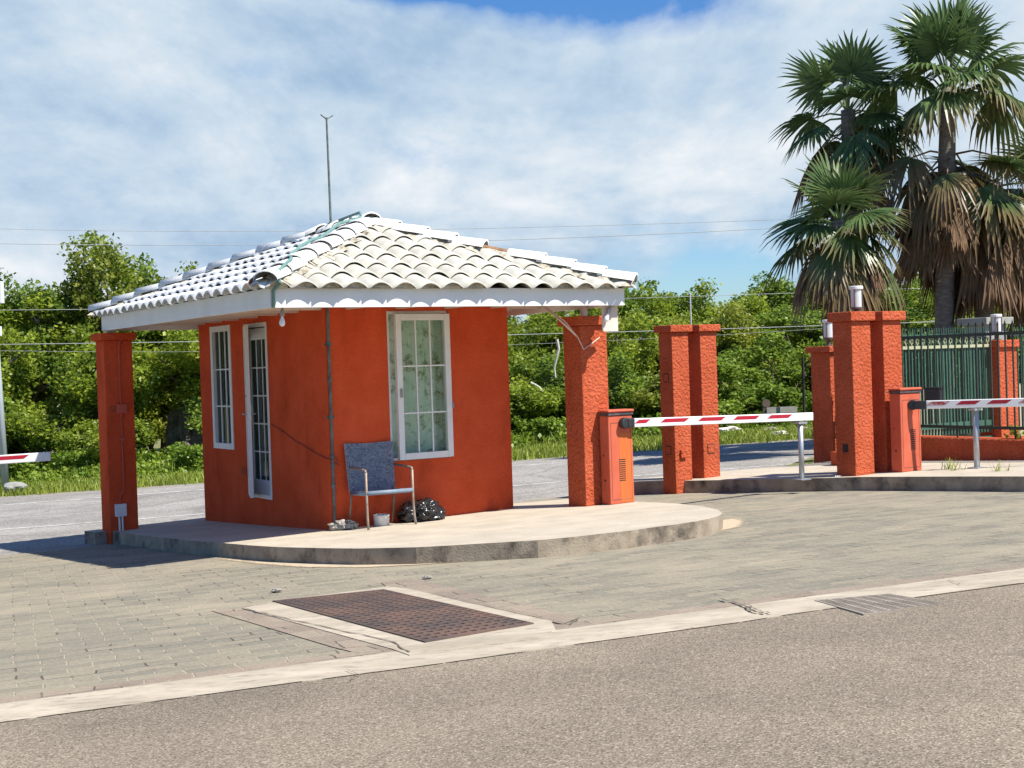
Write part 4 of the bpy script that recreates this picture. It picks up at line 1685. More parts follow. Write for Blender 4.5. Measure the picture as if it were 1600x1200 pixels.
# low red wall along the island with the iron fence on it
wa, wb_ = at(1436, 738, .15), Vector((7.6, 16.4, 0))
WDIR = -DL
w0 = Vector((5.52, 19.5, 0))
wl_len = 5.6
lw = thing('low_wall', (w0.x, w0.y, 0), 'low red stucco wall with a sunlit ledge behind the right barrier', 'wall', YAW)
lz0, lz1 = -.2, .48
m_ = MB()
m_.box(0, .42, -wl_len, 0.6, lz0, lz1)
m_.build('wall_face', M_rough, lw, bevel=.01)
fe = thing('iron_fence', (w0.x, w0.y, 0), 'dark iron picket fence standing on the low red wall', 'fence', YAW)
fz0, fz1 = .60, 1.86
m_ = MB()
m_.box(.20, .235, -wl_len, .9, fz0, fz0 + .04)
m_.build('rail', M_iron, fe)
m_ = MB()
m_.box(.20, .235, -wl_len, .9, fz1 - .03, fz1 + .012)
m_.build('rail', M_iron, fe)
m_ = MB()
nb = int((wl_len + .9) / .118)
for k in range(nb):
    y = .88 - k * .118
    m_.box(.209, .226, y - .009, y + .009, fz0 - (.12 if k % 8 == 4 else 0.0), fz1 + .11)
    m_.quad((.2175, y - .02, fz1 + .11), (.2175, y, fz1 + .17), (.2175, y + .02, fz1 + .11), (.2175, y, fz1 + .10))
m_.build('picket', M_iron, fe)
bxo = thing('meter_box', (w0.x, w0.y, 0), 'black box fixed among the fence pickets above the boom', 'box', YAW)
q_ = MB()
q_.box(.10, .20, -.33, -.09, .88, 1.14)
q_.build('housing', M_black, bxo, bevel=.01)
q_ = MB()
q_.box(.095, .205, -.34, -.08, 1.141, 1.16)
q_.build('hood', M_black, bxo)

# green slatted gate with scrolled top between the pillars, behind
ga = thing('sliding_gate', (pd.x, pd.y, 0), 'green metal picket gate with a cream scrolled top rail', 'gate', YAW)
gw_ = 3.0
m_ = MB()
for k in range(46):
    x = -.04 - gw_ * k / 46
    m_.box(x - .0115, x + .0115, .16, .19, .42, 1.84)
m_.build('slat', M_green_paint, ga)
m_ = MB()
for za_, zb_ in ((.52, .60), (.30, .36), (1.86, 1.90)):
    m_ = MB()
    m_.box(-gw_ - .05, .0, .13, .159, za_, zb_)
    m_.build('rail', M_green_paint, ga)
m_ = MB()
m_.box(-gw_, -.02, .13, .155, 1.69, 1.735)
for k in range(26):
    x = -.08 - gw_ * k / 26
    m_.tube([(x, .14, 1.74), (x - .03, .14, 1.79), (x - .01, .14, 1.84), (x + .025, .14, 1.81), (x + .015, .14, 1.77)], .010, 5)
m_.build('scroll', M_cream_iron, ga)
m_ = MB()
for k in range(60):
    x = -.02 - gw_ * k / 60
    m_.box(x - .006, x + .006, .142, .152, 1.90, 1.99)
m_.build('spike', M_green_paint, ga)
# red plinth under the gate, pale wall behind
pl_ = thing('gate_plinth', (pd.x, pd.y, 0), 'low sunlit red plinth under the green gate', 'wall', YAW)
m_ = MB()
m_.box(-gw_ - .2, -.001, -.02, .30, -.2, .30)
m_.build('plinth_block', M_rough, pl_, bevel=.01)
m_ = MB()
m_.box(.401, 4.0, .02, .34, -.2, .30)
m_.build('plinth_block', M_rough, pl_, bevel=.01)
f2 = thing('iron_fence', (pd.x, pd.y, 0), 'dark iron fence to the right of the pillar behind', 'fence', YAW)
m_ = MB()
for za_, zb_ in ((.42, .46), (1.84, 1.88)):
    m_ = MB()
    m_.box(.45, 4.0, .15, .18, za_, zb_)
    m_.build('rail', M_iron, f2)
m_ = MB()
for k in range(30):
    x = .5 + k * .118
    m_.box(x - .008, x + .008, .155, .175, .40, 1.98)
m_.build('picket', M_green_paint, f2)
pw = thing('garden_wall', (pd.x + 1.0, pd.y + 3.2, 0), 'pale low wall showing between the green gate slats', 'wall', YAW)
m_ = MB()
m_.box(-3.6, 1.2, 0, .2, -.2, 1.02)
m_.build('wall_face', M_conc, pw)
gb = thing('concrete_pier', (pd.x + .72, pd.y + 2.2, 0), 'grey concrete pier with a flat slab on top below the palms', 'pier', YAW)
m_ = MB()
m_.box(-.25, .25, 0, .45, -.2, 2.06)
m_.build('pier_block', M_greyblock, gb)
m_ = MB()
m_.box(-.33, .34, -.08, .53, 2.061, 2.18)
m_.build('slab', M_greyblock, gb, bevel=.01)
# loose white cables at the tall pillar's foot
cbm = MB()
for k in range(4):
    o = k * .022
    cbm.tube([(0.0 + o, .0, .17), (-.02 + o * .8, -.015, .10), (-.05 + o * 1.3, -.02, .04), (-.07 + o * 1.1, -.05, .012)], .007, 5)
cbo = cbm.build('loose_cables', M_frame, None)
cbo.location = pb + Vector((-.22, .12, 0))
tag(cbo, 'loose white cable ends on the kerb beside the tall pillar', 'cables')


# ------------------------------------------------------------------ drain grates, road debris
def grate(cs, dz, nx, ny, label, m_iron=None):
    M_g = m_iron or M_dark_iron
    fa_, fb_ = (.13, .17) if m_iron else (.20, .24)
    hk = .45 if m_iron else 1.0
    c = [Vector((p.x, p.y, p.z)) for p in cs]
    cen = sum(c, Vector()) / 4
    t = thing('drain_grate', cen, label, 'drain grate', 0, 'iron drain grates')

    def P(a, b, z=0.0):
        q = c[0].lerp(c[1], a).lerp(c[3].lerp(c[2], a), b)
        return Vector((q.x - cen.x, q.y - cen.y, G(q.x, q.y) - cen.z + z + dz))
    m_ = MB()
    m_.quad(*[P(a_, b_, .0025 * hk) for a_, b_ in ((0, 0), (1, 0), (1, 1), (0, 1))])
    m_.build('pit', M_dark, t)
    m_ = MB()

    def bar(a0, b0, a1, b1, h0=.004, h1=.016):
        lo_ = [P(a0, b0, h0), P(a1, b0, h0), P(a1, b1, h0), P(a0, b1, h0)]
        hi_ = [P(a0, b0, h1), P(a1, b0, h1), P(a1, b1, h1), P(a0, b1, h1)]
        m_.quad(*hi_)
        for k in range(4):
            m_.quad(lo_[k], lo_[(k + 1) % 4], hi_[(k + 1) % 4], hi_[k])
    for i in range(nx + 1):
        a = i / nx
        bar(max(0, a - fa_ / nx), 0, min(1, a + fa_ / nx), 1, .003 * hk, .0065 * hk)
    for j in range(ny + 1):
        b = j / ny
        bar(0, max(0, b - fb_ / ny), 1, min(1, b + fb_ / ny), .003 * hk, .0085 * hk)
    m_.build('bars', M_g, t)
    m_ = MB()
    e = .018
    for a0, b0, a1, b1 in ((-e, -e, 1 + e, 0), (-e, 1, 1 + e, 1 + e), (-e, 0, 0, 1), (1, 0, 1 + e, 1)):
        hi_ = [P(a0, b0, .0088 * hk), P(a1, b0, .0088 * hk), P(a1, b1, .0088 * hk), P(a0, b1, .0088 * hk)]
        lo_ = [P(a0, b0, -.02), P(a1, b0, -.02), P(a1, b1, -.02), P(a0, b1, -.02)]
        m_.quad(*hi_)
        for k in range(4):
            m_.quad(lo_[k], lo_[(k + 1) % 4], hi_[(k + 1) % 4], hi_[k])
    m_.build('frame', M_g, t)
    return t


gc = [at(*p) for p in ((432, 942.5), (600, 925), (826, 977), (662, 1005))]
# concrete surround of the big grate
sur_px = [(378, 952), (455, 938), (605, 918), (640, 922), (790, 958), (862, 973), (868, 986), (840, 1000), (640, 1026), (612, 1016)]
sheet('concrete_surround', [(p.x, p.y) for p in (at(*q) for q in sur_px)], 0.009, M_strip, step=.5, skirt=(M_strip, .014))
sb = [at(*p) for p in ((595, 911), (650, 906), (905, 966), (880, 976), (862, 973), (790, 958), (640, 922), (605, 918))]
sheet('red_brick_border', [(p.x, p.y) for p in sb], 0.0045, M_redpaver, step=.5)
sb = [at(*p) for p in ((330, 955), (378, 952), (612, 1016), (560, 1022), (520, 1012))]
sheet('red_brick_border', [(p.x, p.y) for p in sb], 0.0046, M_redpaver, step=.5)
grate(gc, 0.008, 11, 26, 'large rusty iron drain grate set in the pavers')
gc2 = [at(*p) for p in ((1276, 940), (1390, 930), (1472, 944), (1350, 961))]
grate(gc2, 0.004, 6, 15, 'small worn drain grate half in the asphalt at the right', mat('worn_grey_iron', (.33, .285, .23), (.24, .205, .165), 5, .8, .4, 50, lo=.4, hi=.6))


M_crack = mat('dirt_filled_crack', (0.10, 0.08, 0.06), (0.19, 0.155, 0.115), 30, 0.95)


def crack(name, px_pts, w, label_kind='structure', dz=.0135):
    pts = [at(*p) for p in px_pts]
    m_ = MB()
    rn = random.Random(len(px_pts))
    dense = []
    for a, b in zip(pts[:-1], pts[1:]):
        for k in range(6):
            dense.append(a.lerp(b, k / 6) + Vector((rn.uniform(-.01, .01), rn.uniform(-.01, .01), 0)))
    dense.append(pts[-1])
    for i, (a, b) in enumerate(zip(dense[:-1], dense[1:])):
        d = (b - a)
        n = Vector((-d.y, d.x, 0)).normalized()
        w0, w1 = w * (.15 + .45 * abs(sin(i * 1.9))), w * (.15 + .45 * abs(sin((i + 1) * 1.9)))
        Z = lambda q: Vector((q.x, q.y, G(q.x, q.y) + dz))
        m_.quad(Z(a - n * w0), Z(b - n * w1), Z(b + n * w1), Z(a + n * w0))
    o = m_.build(name, M_crack, None)
    o['kind'] = label_kind
    return o


for pts, w in (([(378, 953), (430, 965), (520, 985), (610, 1005), (640, 1022)], .010), ([(1125, 938), (1160, 948), (1172, 958), (1195, 962)], .018), ([(1150, 948), (1165, 946), (1180, 956), (1205, 962)], .010),
               ([(545, 1068), (560, 1058), (540, 1050)], .005), ([(1450, 912), (1480, 908), (1500, 916)], .005), ([(680, 930), (760, 948), (850, 968)], .007), ([(1440, 916), (1600, 895)], .004),
               ([(860, 972), (890, 978), (905, 968)], .008)):
    crack('pavement_crack', pts, w)
for i, (px_, py_, r_) in enumerate(((432, 926, .035), (668, 905, .03))):
    lump('loose_stone', at(px_, py_), r_, (1.3, 1, .5), M_rock, 20 + i, ['dark loose stone on the pavers left of the grate', 'dark loose stone on the pavers behind the grate'][i], 'stone', .3, 2.0, 3)

# ------------------------------------------------------------------ roadside: pole, wires, boulder, rubble, gauge
pp = at(9, 766)
po = thing('utility_pole', (pp.x, pp.y, pp.z), 'pale grey utility pole across the road at the left edge', 'pole', 0)
m_ = MB()
m_.tube([(0, 0, 0), (-.11, 0, 3.4), (-.215, 0, 6.6)], [.092, .085, .075], 14)
m_.build('shaft', M_pole, po, smooth=True)
m_ = MB()
m_.box(-.065, .11, -.08, .08, 4.35, 4.86)
m_.build('equipment_box', M_frame, po, bevel=.01)
m_ = MB()
m_.box(-.045, .03, -.06, .06, 3.60, 3.82)
m_.build('bracket', M_frame, po)
lump('footing_rock', at(24, 771), .22, (1.2, 1, .6), M_greyblock, 31, 'grey concrete lump at the foot of the utility pole', 'concrete lump', .25, 1.6, 3)


def wire(name, pts, r, label):
    m_ = MB()
    (a, b, c) = [Vector(p) for p in pts]
    P = []
    for k in range(25):
        t = k / 24
        P.append(a * (1 - t) * (1 - 2 * t) + b * 4 * t * (1 - t) + c * t * (2 * t - 1))
    m_.tube(P, r, 5, cap=False)
    o = m_.build(name, M_cable, None)
    tag(o, label, 'wire', 'overhead wires along the road')


def wz(px, py, Y):
    d = ray(px, py)
    return Vector((0, 0, H_CAM)) + d * (Y / d.y)


WY = 33.3


def wire3(name, l, m, r, rad, label, Y=WY):
    a, b, c = [wz(*q, Y) for q in (l, m, r)]
    wire(name, (a, b, c), rad, label)


wire3('overhead_wire', (-400, 338), (470, 361), (1700, 322), .006, 'thin overhead wire, topmost over the booth roof')
wire3('overhead_wire', (-400, 369), (640, 379), (1700, 322), .007, 'overhead wire just below the topmost one')
wire3('overhead_wire', (-400, 485), (600, 476), (1700, 440), .0065, 'pale wire in front of the trees at eave height')
wire3('overhead_wire', (-400, 541), (600, 528), (1700, 494), .009, 'thick pale wire in front of the trees below the eaves')
wire3('overhead_wire', (-400, 535), (600, 545), (1700, 482), .004, 'faint lowest wire in front of the trees')

bo = at(306, 705)
lump('boulder', Vector((-9.2, 41.0, G(-9.2, 41.0))), .85, (1.0, .9, 1.15), M_boulder, 12, 'weathered limestone boulder among the roadside bushes', 'boulder', .35, 1.5, 4, flat=.2)
lump('white_rubble', at(1140, 679), .22, (1.3, .8, .45), mat('white_rock', (.70, .66, .60), (.5, .46, .4), 6, .9, .5, 12), 14, 'pale lump of rubble on the grass behind the twin pillar', 'rubble', .4, 1.6, 3)
for i, (x_, y_, r_) in enumerate(((246, 738, .15), (262, 736, .18), (232, 735, .12), (290, 732, .1), (150, 749, .10), (1205, 676, .12), (1218, 683, .13), (1256, 676, .12))):
    lump('roadside_stone', at(x_, y_), r_, (1.5, 1, .55), M_rock if i % 2 else MATS['white_rock'], 40 + i,
         'pale stone lying in the roadside grass', 'stone', .35, 1.8, 3, group='pale stones in the roadside grass')
# rusty winch-like stub and grey trough standing behind the boom tip
tr = at(1221, 672)
st_ = thing('rusty_trough', tr, 'rusty grey channel with a round end bracket in the roadside weeds', 'channel', 0.05)
sc_ = tr.y / FPX
m_ = MB()
m_.box(-.36, .38, -.09, .09, .42, .50)
m_.box(-.36, .38, -.09, -.07, .5005, .56)
m_.box(-.36, .38, .07, .09, .5005, .56)
m_.build('channel', M_greyblock, st_)
m_ = MB()
m_.tube([(-.36, -.06, .66), (-.36, .06, .66)], .10, 16)
m_.box(-.44, -.28, -.05, .05, .40, .62)
m_.build('end_bracket', M_lampmetal, st_)
m_ = MB()
m_.box(-.30, -.25, -.03, .03, -.1, .42)
m_.box(.28, .33, -.03, .03, -.1, .42)
m_.build('leg', M_lampmetal, st_)
tp = at(1257.5, 671)
tpo = MB()
tpo.tube([(0, 0, -.1), (0, 0, 1.72)], .032, 6)
tpp = tpo.build('marker_post', M_dark, None)
tpp.location = tp
tag(tpp, 'thin dark metal post standing in the weeds beyond the boom tip', 'post')


# ------------------------------------------------------------------ vegetation
def leaf_arrays(centers, dirs_bias, n_each, rad, size, rs, up=0.35, flat=1.0):
    """many small kite-shaped leaves in clumps round the given centres"""
    C = np.repeat(np.asarray(centers), n_each, axis=0)
    n = len(C)
    d = rs.normal(size=(n, 3))
    d /= np.linalg.norm(d, axis=1)[:, None]
    rr = rad * rs.uniform(.25, 1.0, (n, 1)) ** .6 * rs.uniform(.7, 1.15, (n, 1))
    P = C + d * rr * np.array([1, 1, flat])
    ax = rs.normal(size=(n, 3)) + d * .6
    ax[:, 2] *= .6
    ax /= np.linalg.norm(ax, axis=1)[:, None]
    nm = rs.normal(size=(n, 3)) * .8 + np.array([0, 0, up * 2])
    sd = np.cross(ax, nm)
    sd /= np.linalg.norm(sd, axis=1)[:, None] + 1e-9
    L_ = size * rs.uniform(.6, 1.3, (n, 1))
    w = L_ * rs.uniform(.24, .36, (n, 1))
    V = np.empty((n, 4, 3))
    V[:, 0] = P - ax * L_ * .5
    V[:, 1] = P + sd * w
    V[:, 2] = P + ax * L_ * .5
    V[:, 3] = P - sd * w
    return V.reshape(-1, 3)


def quads_mesh(name, V, m):
    me = bpy.data.meshes.new(name)
    n = len(V) // 4
    me.vertices.add(n * 4)
    me.vertices.foreach_set('co', V.astype(np.float32).ravel())
    me.loops.add(n * 4)
    me.loops.foreach_set('vertex_index', np.arange(n * 4, dtype=np.int32))
    me.polygons.add(n)
    me.polygons.foreach_set('loop_start', np.arange(0, n * 4, 4, dtype=np.int32))
    me.polygons.foreach_set('loop_total', np.full(n, 4, dtype=np.int32))
    me.materials.append(m)
    me.update(calc_edges=True)
    me.validate()
    return me


def make_tree(name, label, cat, h, spread, seed, m_leaf, leaf=.11, clumps=60, per=130, crad=.42, low=.25, bare=0, bark=None, group=None, levels=3, droop=0.0):
    rn = random.Random(seed)
    rs = np.random.RandomState(seed)
    t = thing(name, (0, 0, 0), label, cat, 0, group)
    mb = MB()
    tips = []

    def grow(p, d, L_, r, lev):
        pts = [p]
        q = p.copy()
        dd = d.copy()
        k = 4
        for i in range(k):
            dd = (dd + Vector((rn.uniform(-.28, .28), rn.uniform(-.28, .28), rn.uniform(-.08, .16) - droop * .1))).normalized()
            q = q + dd * (L_ / k)
            pts.append(q.copy())
        mb.tube(pts, [r * (1 - .55 * i / k) for i in range(k + 1)], 6 if lev else 8, cap=False)
        if lev >= levels:
            tips.append(pts[-1])
            tips.append(pts[-2])
            return
        nb_ = rn.randint(3, 4) if lev else rn.randint(4, 6)
        for b in range(nb_):
            i = rn.randint(1 if lev else 2, k)
            a = rn.uniform(0, 2 * pi)
            sp_ = rn.uniform(.45, 1.0)
            nd = (dd * .55 + Vector((cos(a) * sp_ * spread, sin(a) * sp_ * spread, rn.uniform(-.05, .55)))).normalized()
            grow(pts[i], nd, L_ * rn.uniform(.52, .78), r * .52, lev + 1)
        tips.append(pts[-1])
    stems = 1 if levels > 2 else 4
    for s_i in range(stems):
        a = rn.uniform(0, 2 * pi)
        grow(Vector((cos(a) * .1 * (stems > 1), sin(a) * .1 * (stems > 1), -.1)), Vector((rn.uniform(-.25, .25) + .5 * cos(a) * (stems > 1), rn.uniform(-.25, .25) + .5 * sin(a) * (stems > 1), 1)).normalized(), h * (.42 if levels > 2 else .5), .028 * h ** 0.9, 0)
    mb.build('trunk', bark or M_bark, t)
    tips = [p for p in tips if p.z > h * low * .5]
    rn.shuffle(tips)
    C = [tuple(p) for p in tips[:clumps]]
    while len(C) < clumps:
        p = rn.choice(tips)
        C.append((p.x + rn.gauss(0, .4), p.y + rn.gauss(0, .4), max(.15, p.z + rn.gauss(0, .35))))
    C = np.array(C)
    V = leaf_arrays(C, None, per, crad, leaf, rs, flat=.8)
    o = bpy.data.objects.new('crown', quads_mesh('crown', V, m_leaf))
    COL.objects.link(o)
    o.parent = t
    return t


protos = [
    make_tree('roadside_tree', '', 'tree', 7.2, 1.0, 11, M_leaf, .15, 135, 135, .50),
    make_tree('roadside_tree', '', 'tree', 6.0, 1.15, 12, M_leaf2, .14, 125, 130, .50),
    make_tree('roadside_tree', '', 'tree', 6.6, .9, 13, M_leaf_dark, .15, 120, 130, .48),
    make_tree('roadside_tree', '', 'tree', 5.0, 1.25, 14, M_leaf, .13, 120, 130, .46),
]
shrubs = [
    make_tree('roadside_shrub', '', 'shrub', 2.6, 1.1, 21, M_leaf, .12, 75, 120, .36, low=0, levels=2),
    make_tree('roadside_shrub', '', 'shrub', 2.1, 1.2, 22, M_leaf2, .11, 70, 120, .33, low=0, levels=2),
    make_tree('roadside_shrub', '', 'shrub', 2.9, 1.0, 23, M_leaf_dark, .13, 75, 120, .38, low=0, levels=2),
    make_tree('roadside_shrub', '', 'shrub', 1.5, 1.3, 24, M_weed, .12, 60, 110, .30, low=0, levels=2),
]
TOPZ = {id(p): max(v.co.z for v in [c for c in p.children if c.name.startswith('crown')][0].data.vertices) for p in protos}
used = set()


def put(protos_, i, x, y, sc, rz, label, group, sz=None):
    pr = protos_[i]
    o = pr if pr.name not in used else copy_tree(pr)
    used.add(pr.name)
    o.location = (x, y, G(x, y) - .05)
    o.rotation_euler = (0, 0, rz)
    o.scale = (sc, sc, sz or sc)
    o['label'] = label
    o['group'] = group
    return o


vr = random.Random(77)
TL = ['tall broad-leaved roadside tree with an open crown against the sky', 'olive-green roadside tree with a spreading crown', 'dark green dense roadside tree in the thicket', 'low spreading bright green tree in the thicket']
# the tall trees that stand out against the sky
for (i, px, Y, top, sc_x, lab) in (
        (0, 95, 41, 352, 1.0, 'tallest tree of the thicket, at the far left'), (1, 172, 42.5, 370, .95, 'open-crowned tree beside the tallest one at the left'), (0, 222, 41.5, 372, .85, 'tree with a wide leafy top left of the booth roof'),
        (2, 300, 44, 388, .8, 'dark sparse-topped tree just above the booth eaves at the left'), (2, 20, 41, 420, .95, 'dark tree rising at the left edge'), (3, 355, 45, 400, .8, 'small tree top peeping over the booth roof'),
        (2, 1010, 43, 425, .9, 'rounded dark tree right of the booth roof'), (3, 1050, 43, 440, .9, 'bushy tree beside the thin rod'), (1, 1195, 45, 470, .95, 'pale olive tree under the palm skirt'), (1, 1130, 47, 492, .8, 'low olive tree in the gap beyond the twin pillar'),
        (0, 955, 46, 450, .75, 'tree half hidden by the right eave'), (3, 1300, 44, 490, .9, 'green tree behind the tall gate pillar'), (1, 860, 44, 470, .8, 'tree seen below the right eave')):
    p = wz(px, 600, Y)
    zt = wz(px, top, Y).z
    sz = (zt - G(p.x, Y)) / TOPZ[id(protos[i])]
    put(protos, i, p.x, Y, sc_x * (.75 + .25 * sz), vr.uniform(0, 6.28), lab, 'trees of the roadside thicket', sz)
k_ = 0
for row, (Y0, n, hs) in enumerate(((39.5, 17, (.42, .58)), (43.5, 19, (.52, .68)), (49, 20, (.60, .76)))):
    for j in range(n):
        f_ = (j + .5) / n
        Y = Y0 + vr.uniform(-1.2, 1.2)
        x = (-.50 + 1.02 * f_) * Y + vr.uniform(-.6, .6)
        i = vr.choice((0, 1, 1, 2, 3, 3))
        right = 1.0 - .20 * max(0, min(1, (x + 4) / 10))
        hz = vr.uniform(*hs) * 8.6 / TOPZ[id(protos[i])] * right
        put(protos, i, x, Y, vr.uniform(.78, 1.0), vr.uniform(0, 6.28), TL[i], 'trees of the roadside thicket', hz)
SL = ['leafy bright green shrub at the edge of the thicket', 'olive green shrub at the edge of the thicket', 'dark leaved shrub at the edge of the thicket', 'low weedy green shrub by the roadside grass']
for j in range(34):
    Y = 36.9 + vr.uniform(-.6, 1.3)
    x = (-.47 + .96 * (j + .5) / 34) * Y + vr.uniform(-.4, .4)
    if abs(x + 8.4) < 1.0:
        continue
    i = vr.choice((0, 1, 2, 0, 2))
    put(shrubs, i, x, Y, vr.uniform(.85, 1.15), vr.uniform(0, 6.28), SL[i], 'shrubs along the thicket edge', vr.uniform(.7, 1.05))
for j in range(30):
    Y = 35.2 + vr.uniform(-.7, .7)
    x = (-.47 + .96 * (j + .5) / 30) * Y + vr.uniform(-.5, .5)
    put(shrubs, 3, x, Y, vr.uniform(.6, .95), vr.uniform(0, 6.28), SL[3], 'low weedy shrubs by the verge', vr.uniform(.4, .75))
for (x_, y_, i_, s_) in ((-9.6, 43.2, 2, 1.1), (-8.3, 43.6, 0, 1.0), (-10.9, 43.0, 1, 1.1), (-9.0, 45.0, 2, 1.3), (-12.0, 43.5, 0, 1.1)):
    put(shrubs, i_, x_, y_, s_, x_, SL[i_], 'shrubs along the thicket edge', s_)
# trees across the lane at the left, outside the picture, that the side window mirrors
for j, (x, y) in enumerate(((-24, 34.5), (-28, 36.5), (-33, 40), (-30, 34))):
    put(protos, (0, 2, 1, 0)[j], x, y - 1, 1.0, j * 1.7, TL[(0, 2, 1, 0)[j]], 'trees of the roadside thicket', .9)
# bleached dead branches hanging at the thicket's face
for db_i, pts in enumerate(([(870, 530), (873, 545), (866, 575), (868, 590)], [(829, 598), (843, 606), (848, 612)])):
    db = MB()
    P = [wz(x, y, 36.0) for x, y in pts]
    db.tube(P, [.045, .04, .03, .025][:len(P)], 5)
    do = db.build('dead_branch', M_pale_bark, None)
    tag(do, ('long bleached branch hanging behind the right booth column', 'short forked bleached branch low behind the booth', 'bleached branch in the pale tree under the palm skirt', 'thin bleached branch above the twin pillar')[db_i], 'dead branch')

# verge: grass blades and low weeds as uncountable cover
rs = np.random.RandomState(5)


def blades(name, n, xr, yr, h0, h1, m, wid, lean=.5, accept=None):
    x = rs.uniform(*xr, n)
    y = rs.uniform(*yr, n)
    if accept is not None:
        k = accept(x, y)
        x, y = x[k], y[k]
    n = len(x)
    Gv = np.array([G(a, b) for a, b in zip(x, y)])
    h_ = rs.uniform(h0, h1, n)
    th = rs.uniform(0, 2 * pi, n)
    l = rs.normal(0, lean, (n, 2)) * h_[:, None]
    w = wid * rs.uniform(.6, 1.3, n)
    V = np.empty((n, 4, 3))
    bx, by = np.cos(th) * w, np.sin(th) * w
    V[:, 0] = np.stack([x - bx, y - by, Gv - .03], 1)
    V[:, 1] = np.stack([x + bx, y + by, Gv - .03], 1)
    V[:, 2] = np.stack([x + l[:, 0] + bx * .3, y + l[:, 1] + by * .3, Gv + h_], 1)
    V[:, 3] = np.stack([x + l[:, 0] - bx * .3, y + l[:, 1] - by * .3, Gv + h_], 1)
    o = bpy.data.objects.new(name, quads_mesh(name, V.reshape(-1, 3), m))
    COL.objects.link(o)
    o['kind'] = 'stuff'
    return o


def edge(x):
    return np.interp(x, [-40, -22, -11, -7, .6, 6.4, 14, 40], [29.6, 30.6, 31.2, 31.4, 30.7, 30.4, 30.1, 30.0])


o = blades('verge_grass', 95000, (-19, 18), (29.8, 37.5), .05, .17, M_grass, .016, accept=lambda x, y: y > edge(x) + .15 * np.sin(x * 3.1) + rs.uniform(-.35, .5, len(x)))
tag(o, 'sunlit short grass along the far side of the road', 'grass')
n_w = 26000
xx = rs.uniform(-19, 18, n_w)
yy = 34.0 + rs.uniform(0, 3.2, n_w) + .5 * np.sin(xx * .9) + .4 * np.sin(xx * 2.3)
hh_ = np.clip((yy - 33.6) * .25, .05, .62) * rs.uniform(.3, 1.0, n_w)
cen = np.stack([xx, yy, np.array([G(a, b) for a, b in zip(xx, yy)]) + hh_], 1)
V = leaf_arrays(cen, None, 2, .08, .13, rs, up=.6)
o = bpy.data.objects.new('undergrowth', quads_mesh('undergrowth', V, M_weed))
COL.objects.link(o)
tag(o, 'knee-high weeds between the grass and the thicket', 'undergrowth', None, 'stuff')
o = blades('tall_grass', 9000, (-19, 18), (34.2, 36.8), .15, .42, M_grass, .014, .4)
tag(o, 'tall grass stalks in front of the thicket', 'tall grass')
pg = [Vector((4.35, 21.6, 0)), Vector((8.5, 25.5, 0))]
o = blades('island_grass', 9000, (4.2, 9.5), (21.2, 27.5), .03, .09, M_grass, .010, accept=lambda x, y: (y > 20.6 + .0 * x) & (y < 22.3 + (x - 4.3) * 1.1))
tag(o, 'short grass on the island behind the boom rest post', 'grass')
wd = MB()
rn = random.Random(8)
for (x_, y_) in ((1495, 735), (1563, 736), (1482, 733)):
    b = at(x_, y_, .165)
    for k in range(14):
        a = rn.uniform(0, 6.28)
        L_ = rn.uniform(.06, .15)
        q = b + Vector((rn.uniform(-.08, .08), rn.uniform(-.05, .05), 0))
        n_ = Vector((cos(a + 1.57), sin(a + 1.57), 0)) * .006
        e = q + Vector((cos(a) * L_ * .6, sin(a) * L_ * .6, L_))
        wd.quad(q - n_, q + n_, e + n_ * .3, e - n_ * .3)
wo = wd.build('weeds', M_grass, None)
tag(wo, 'grass tufts growing on the kerb by the low red wall', 'weeds', None, 'stuff')
lf_ = leaf_arrays(np.array([tuple(bw(0, 0) * 0 + Vector((w0.x, w0.y, 0)) + DF * .30 - DL * a_ + Vector((0, 0, .56))) for a_ in (1.35, 1.50, 2.3, 2.5, 2.7)]), None, 26, .10, .09, rs)
o = bpy.data.objects.new('creeper', quads_mesh('creeper', lf_, M_leaf))
COL.objects.link(o)
tag(o, 'small green plants on the ledge of the low red wall', 'plants', None, 'stuff')


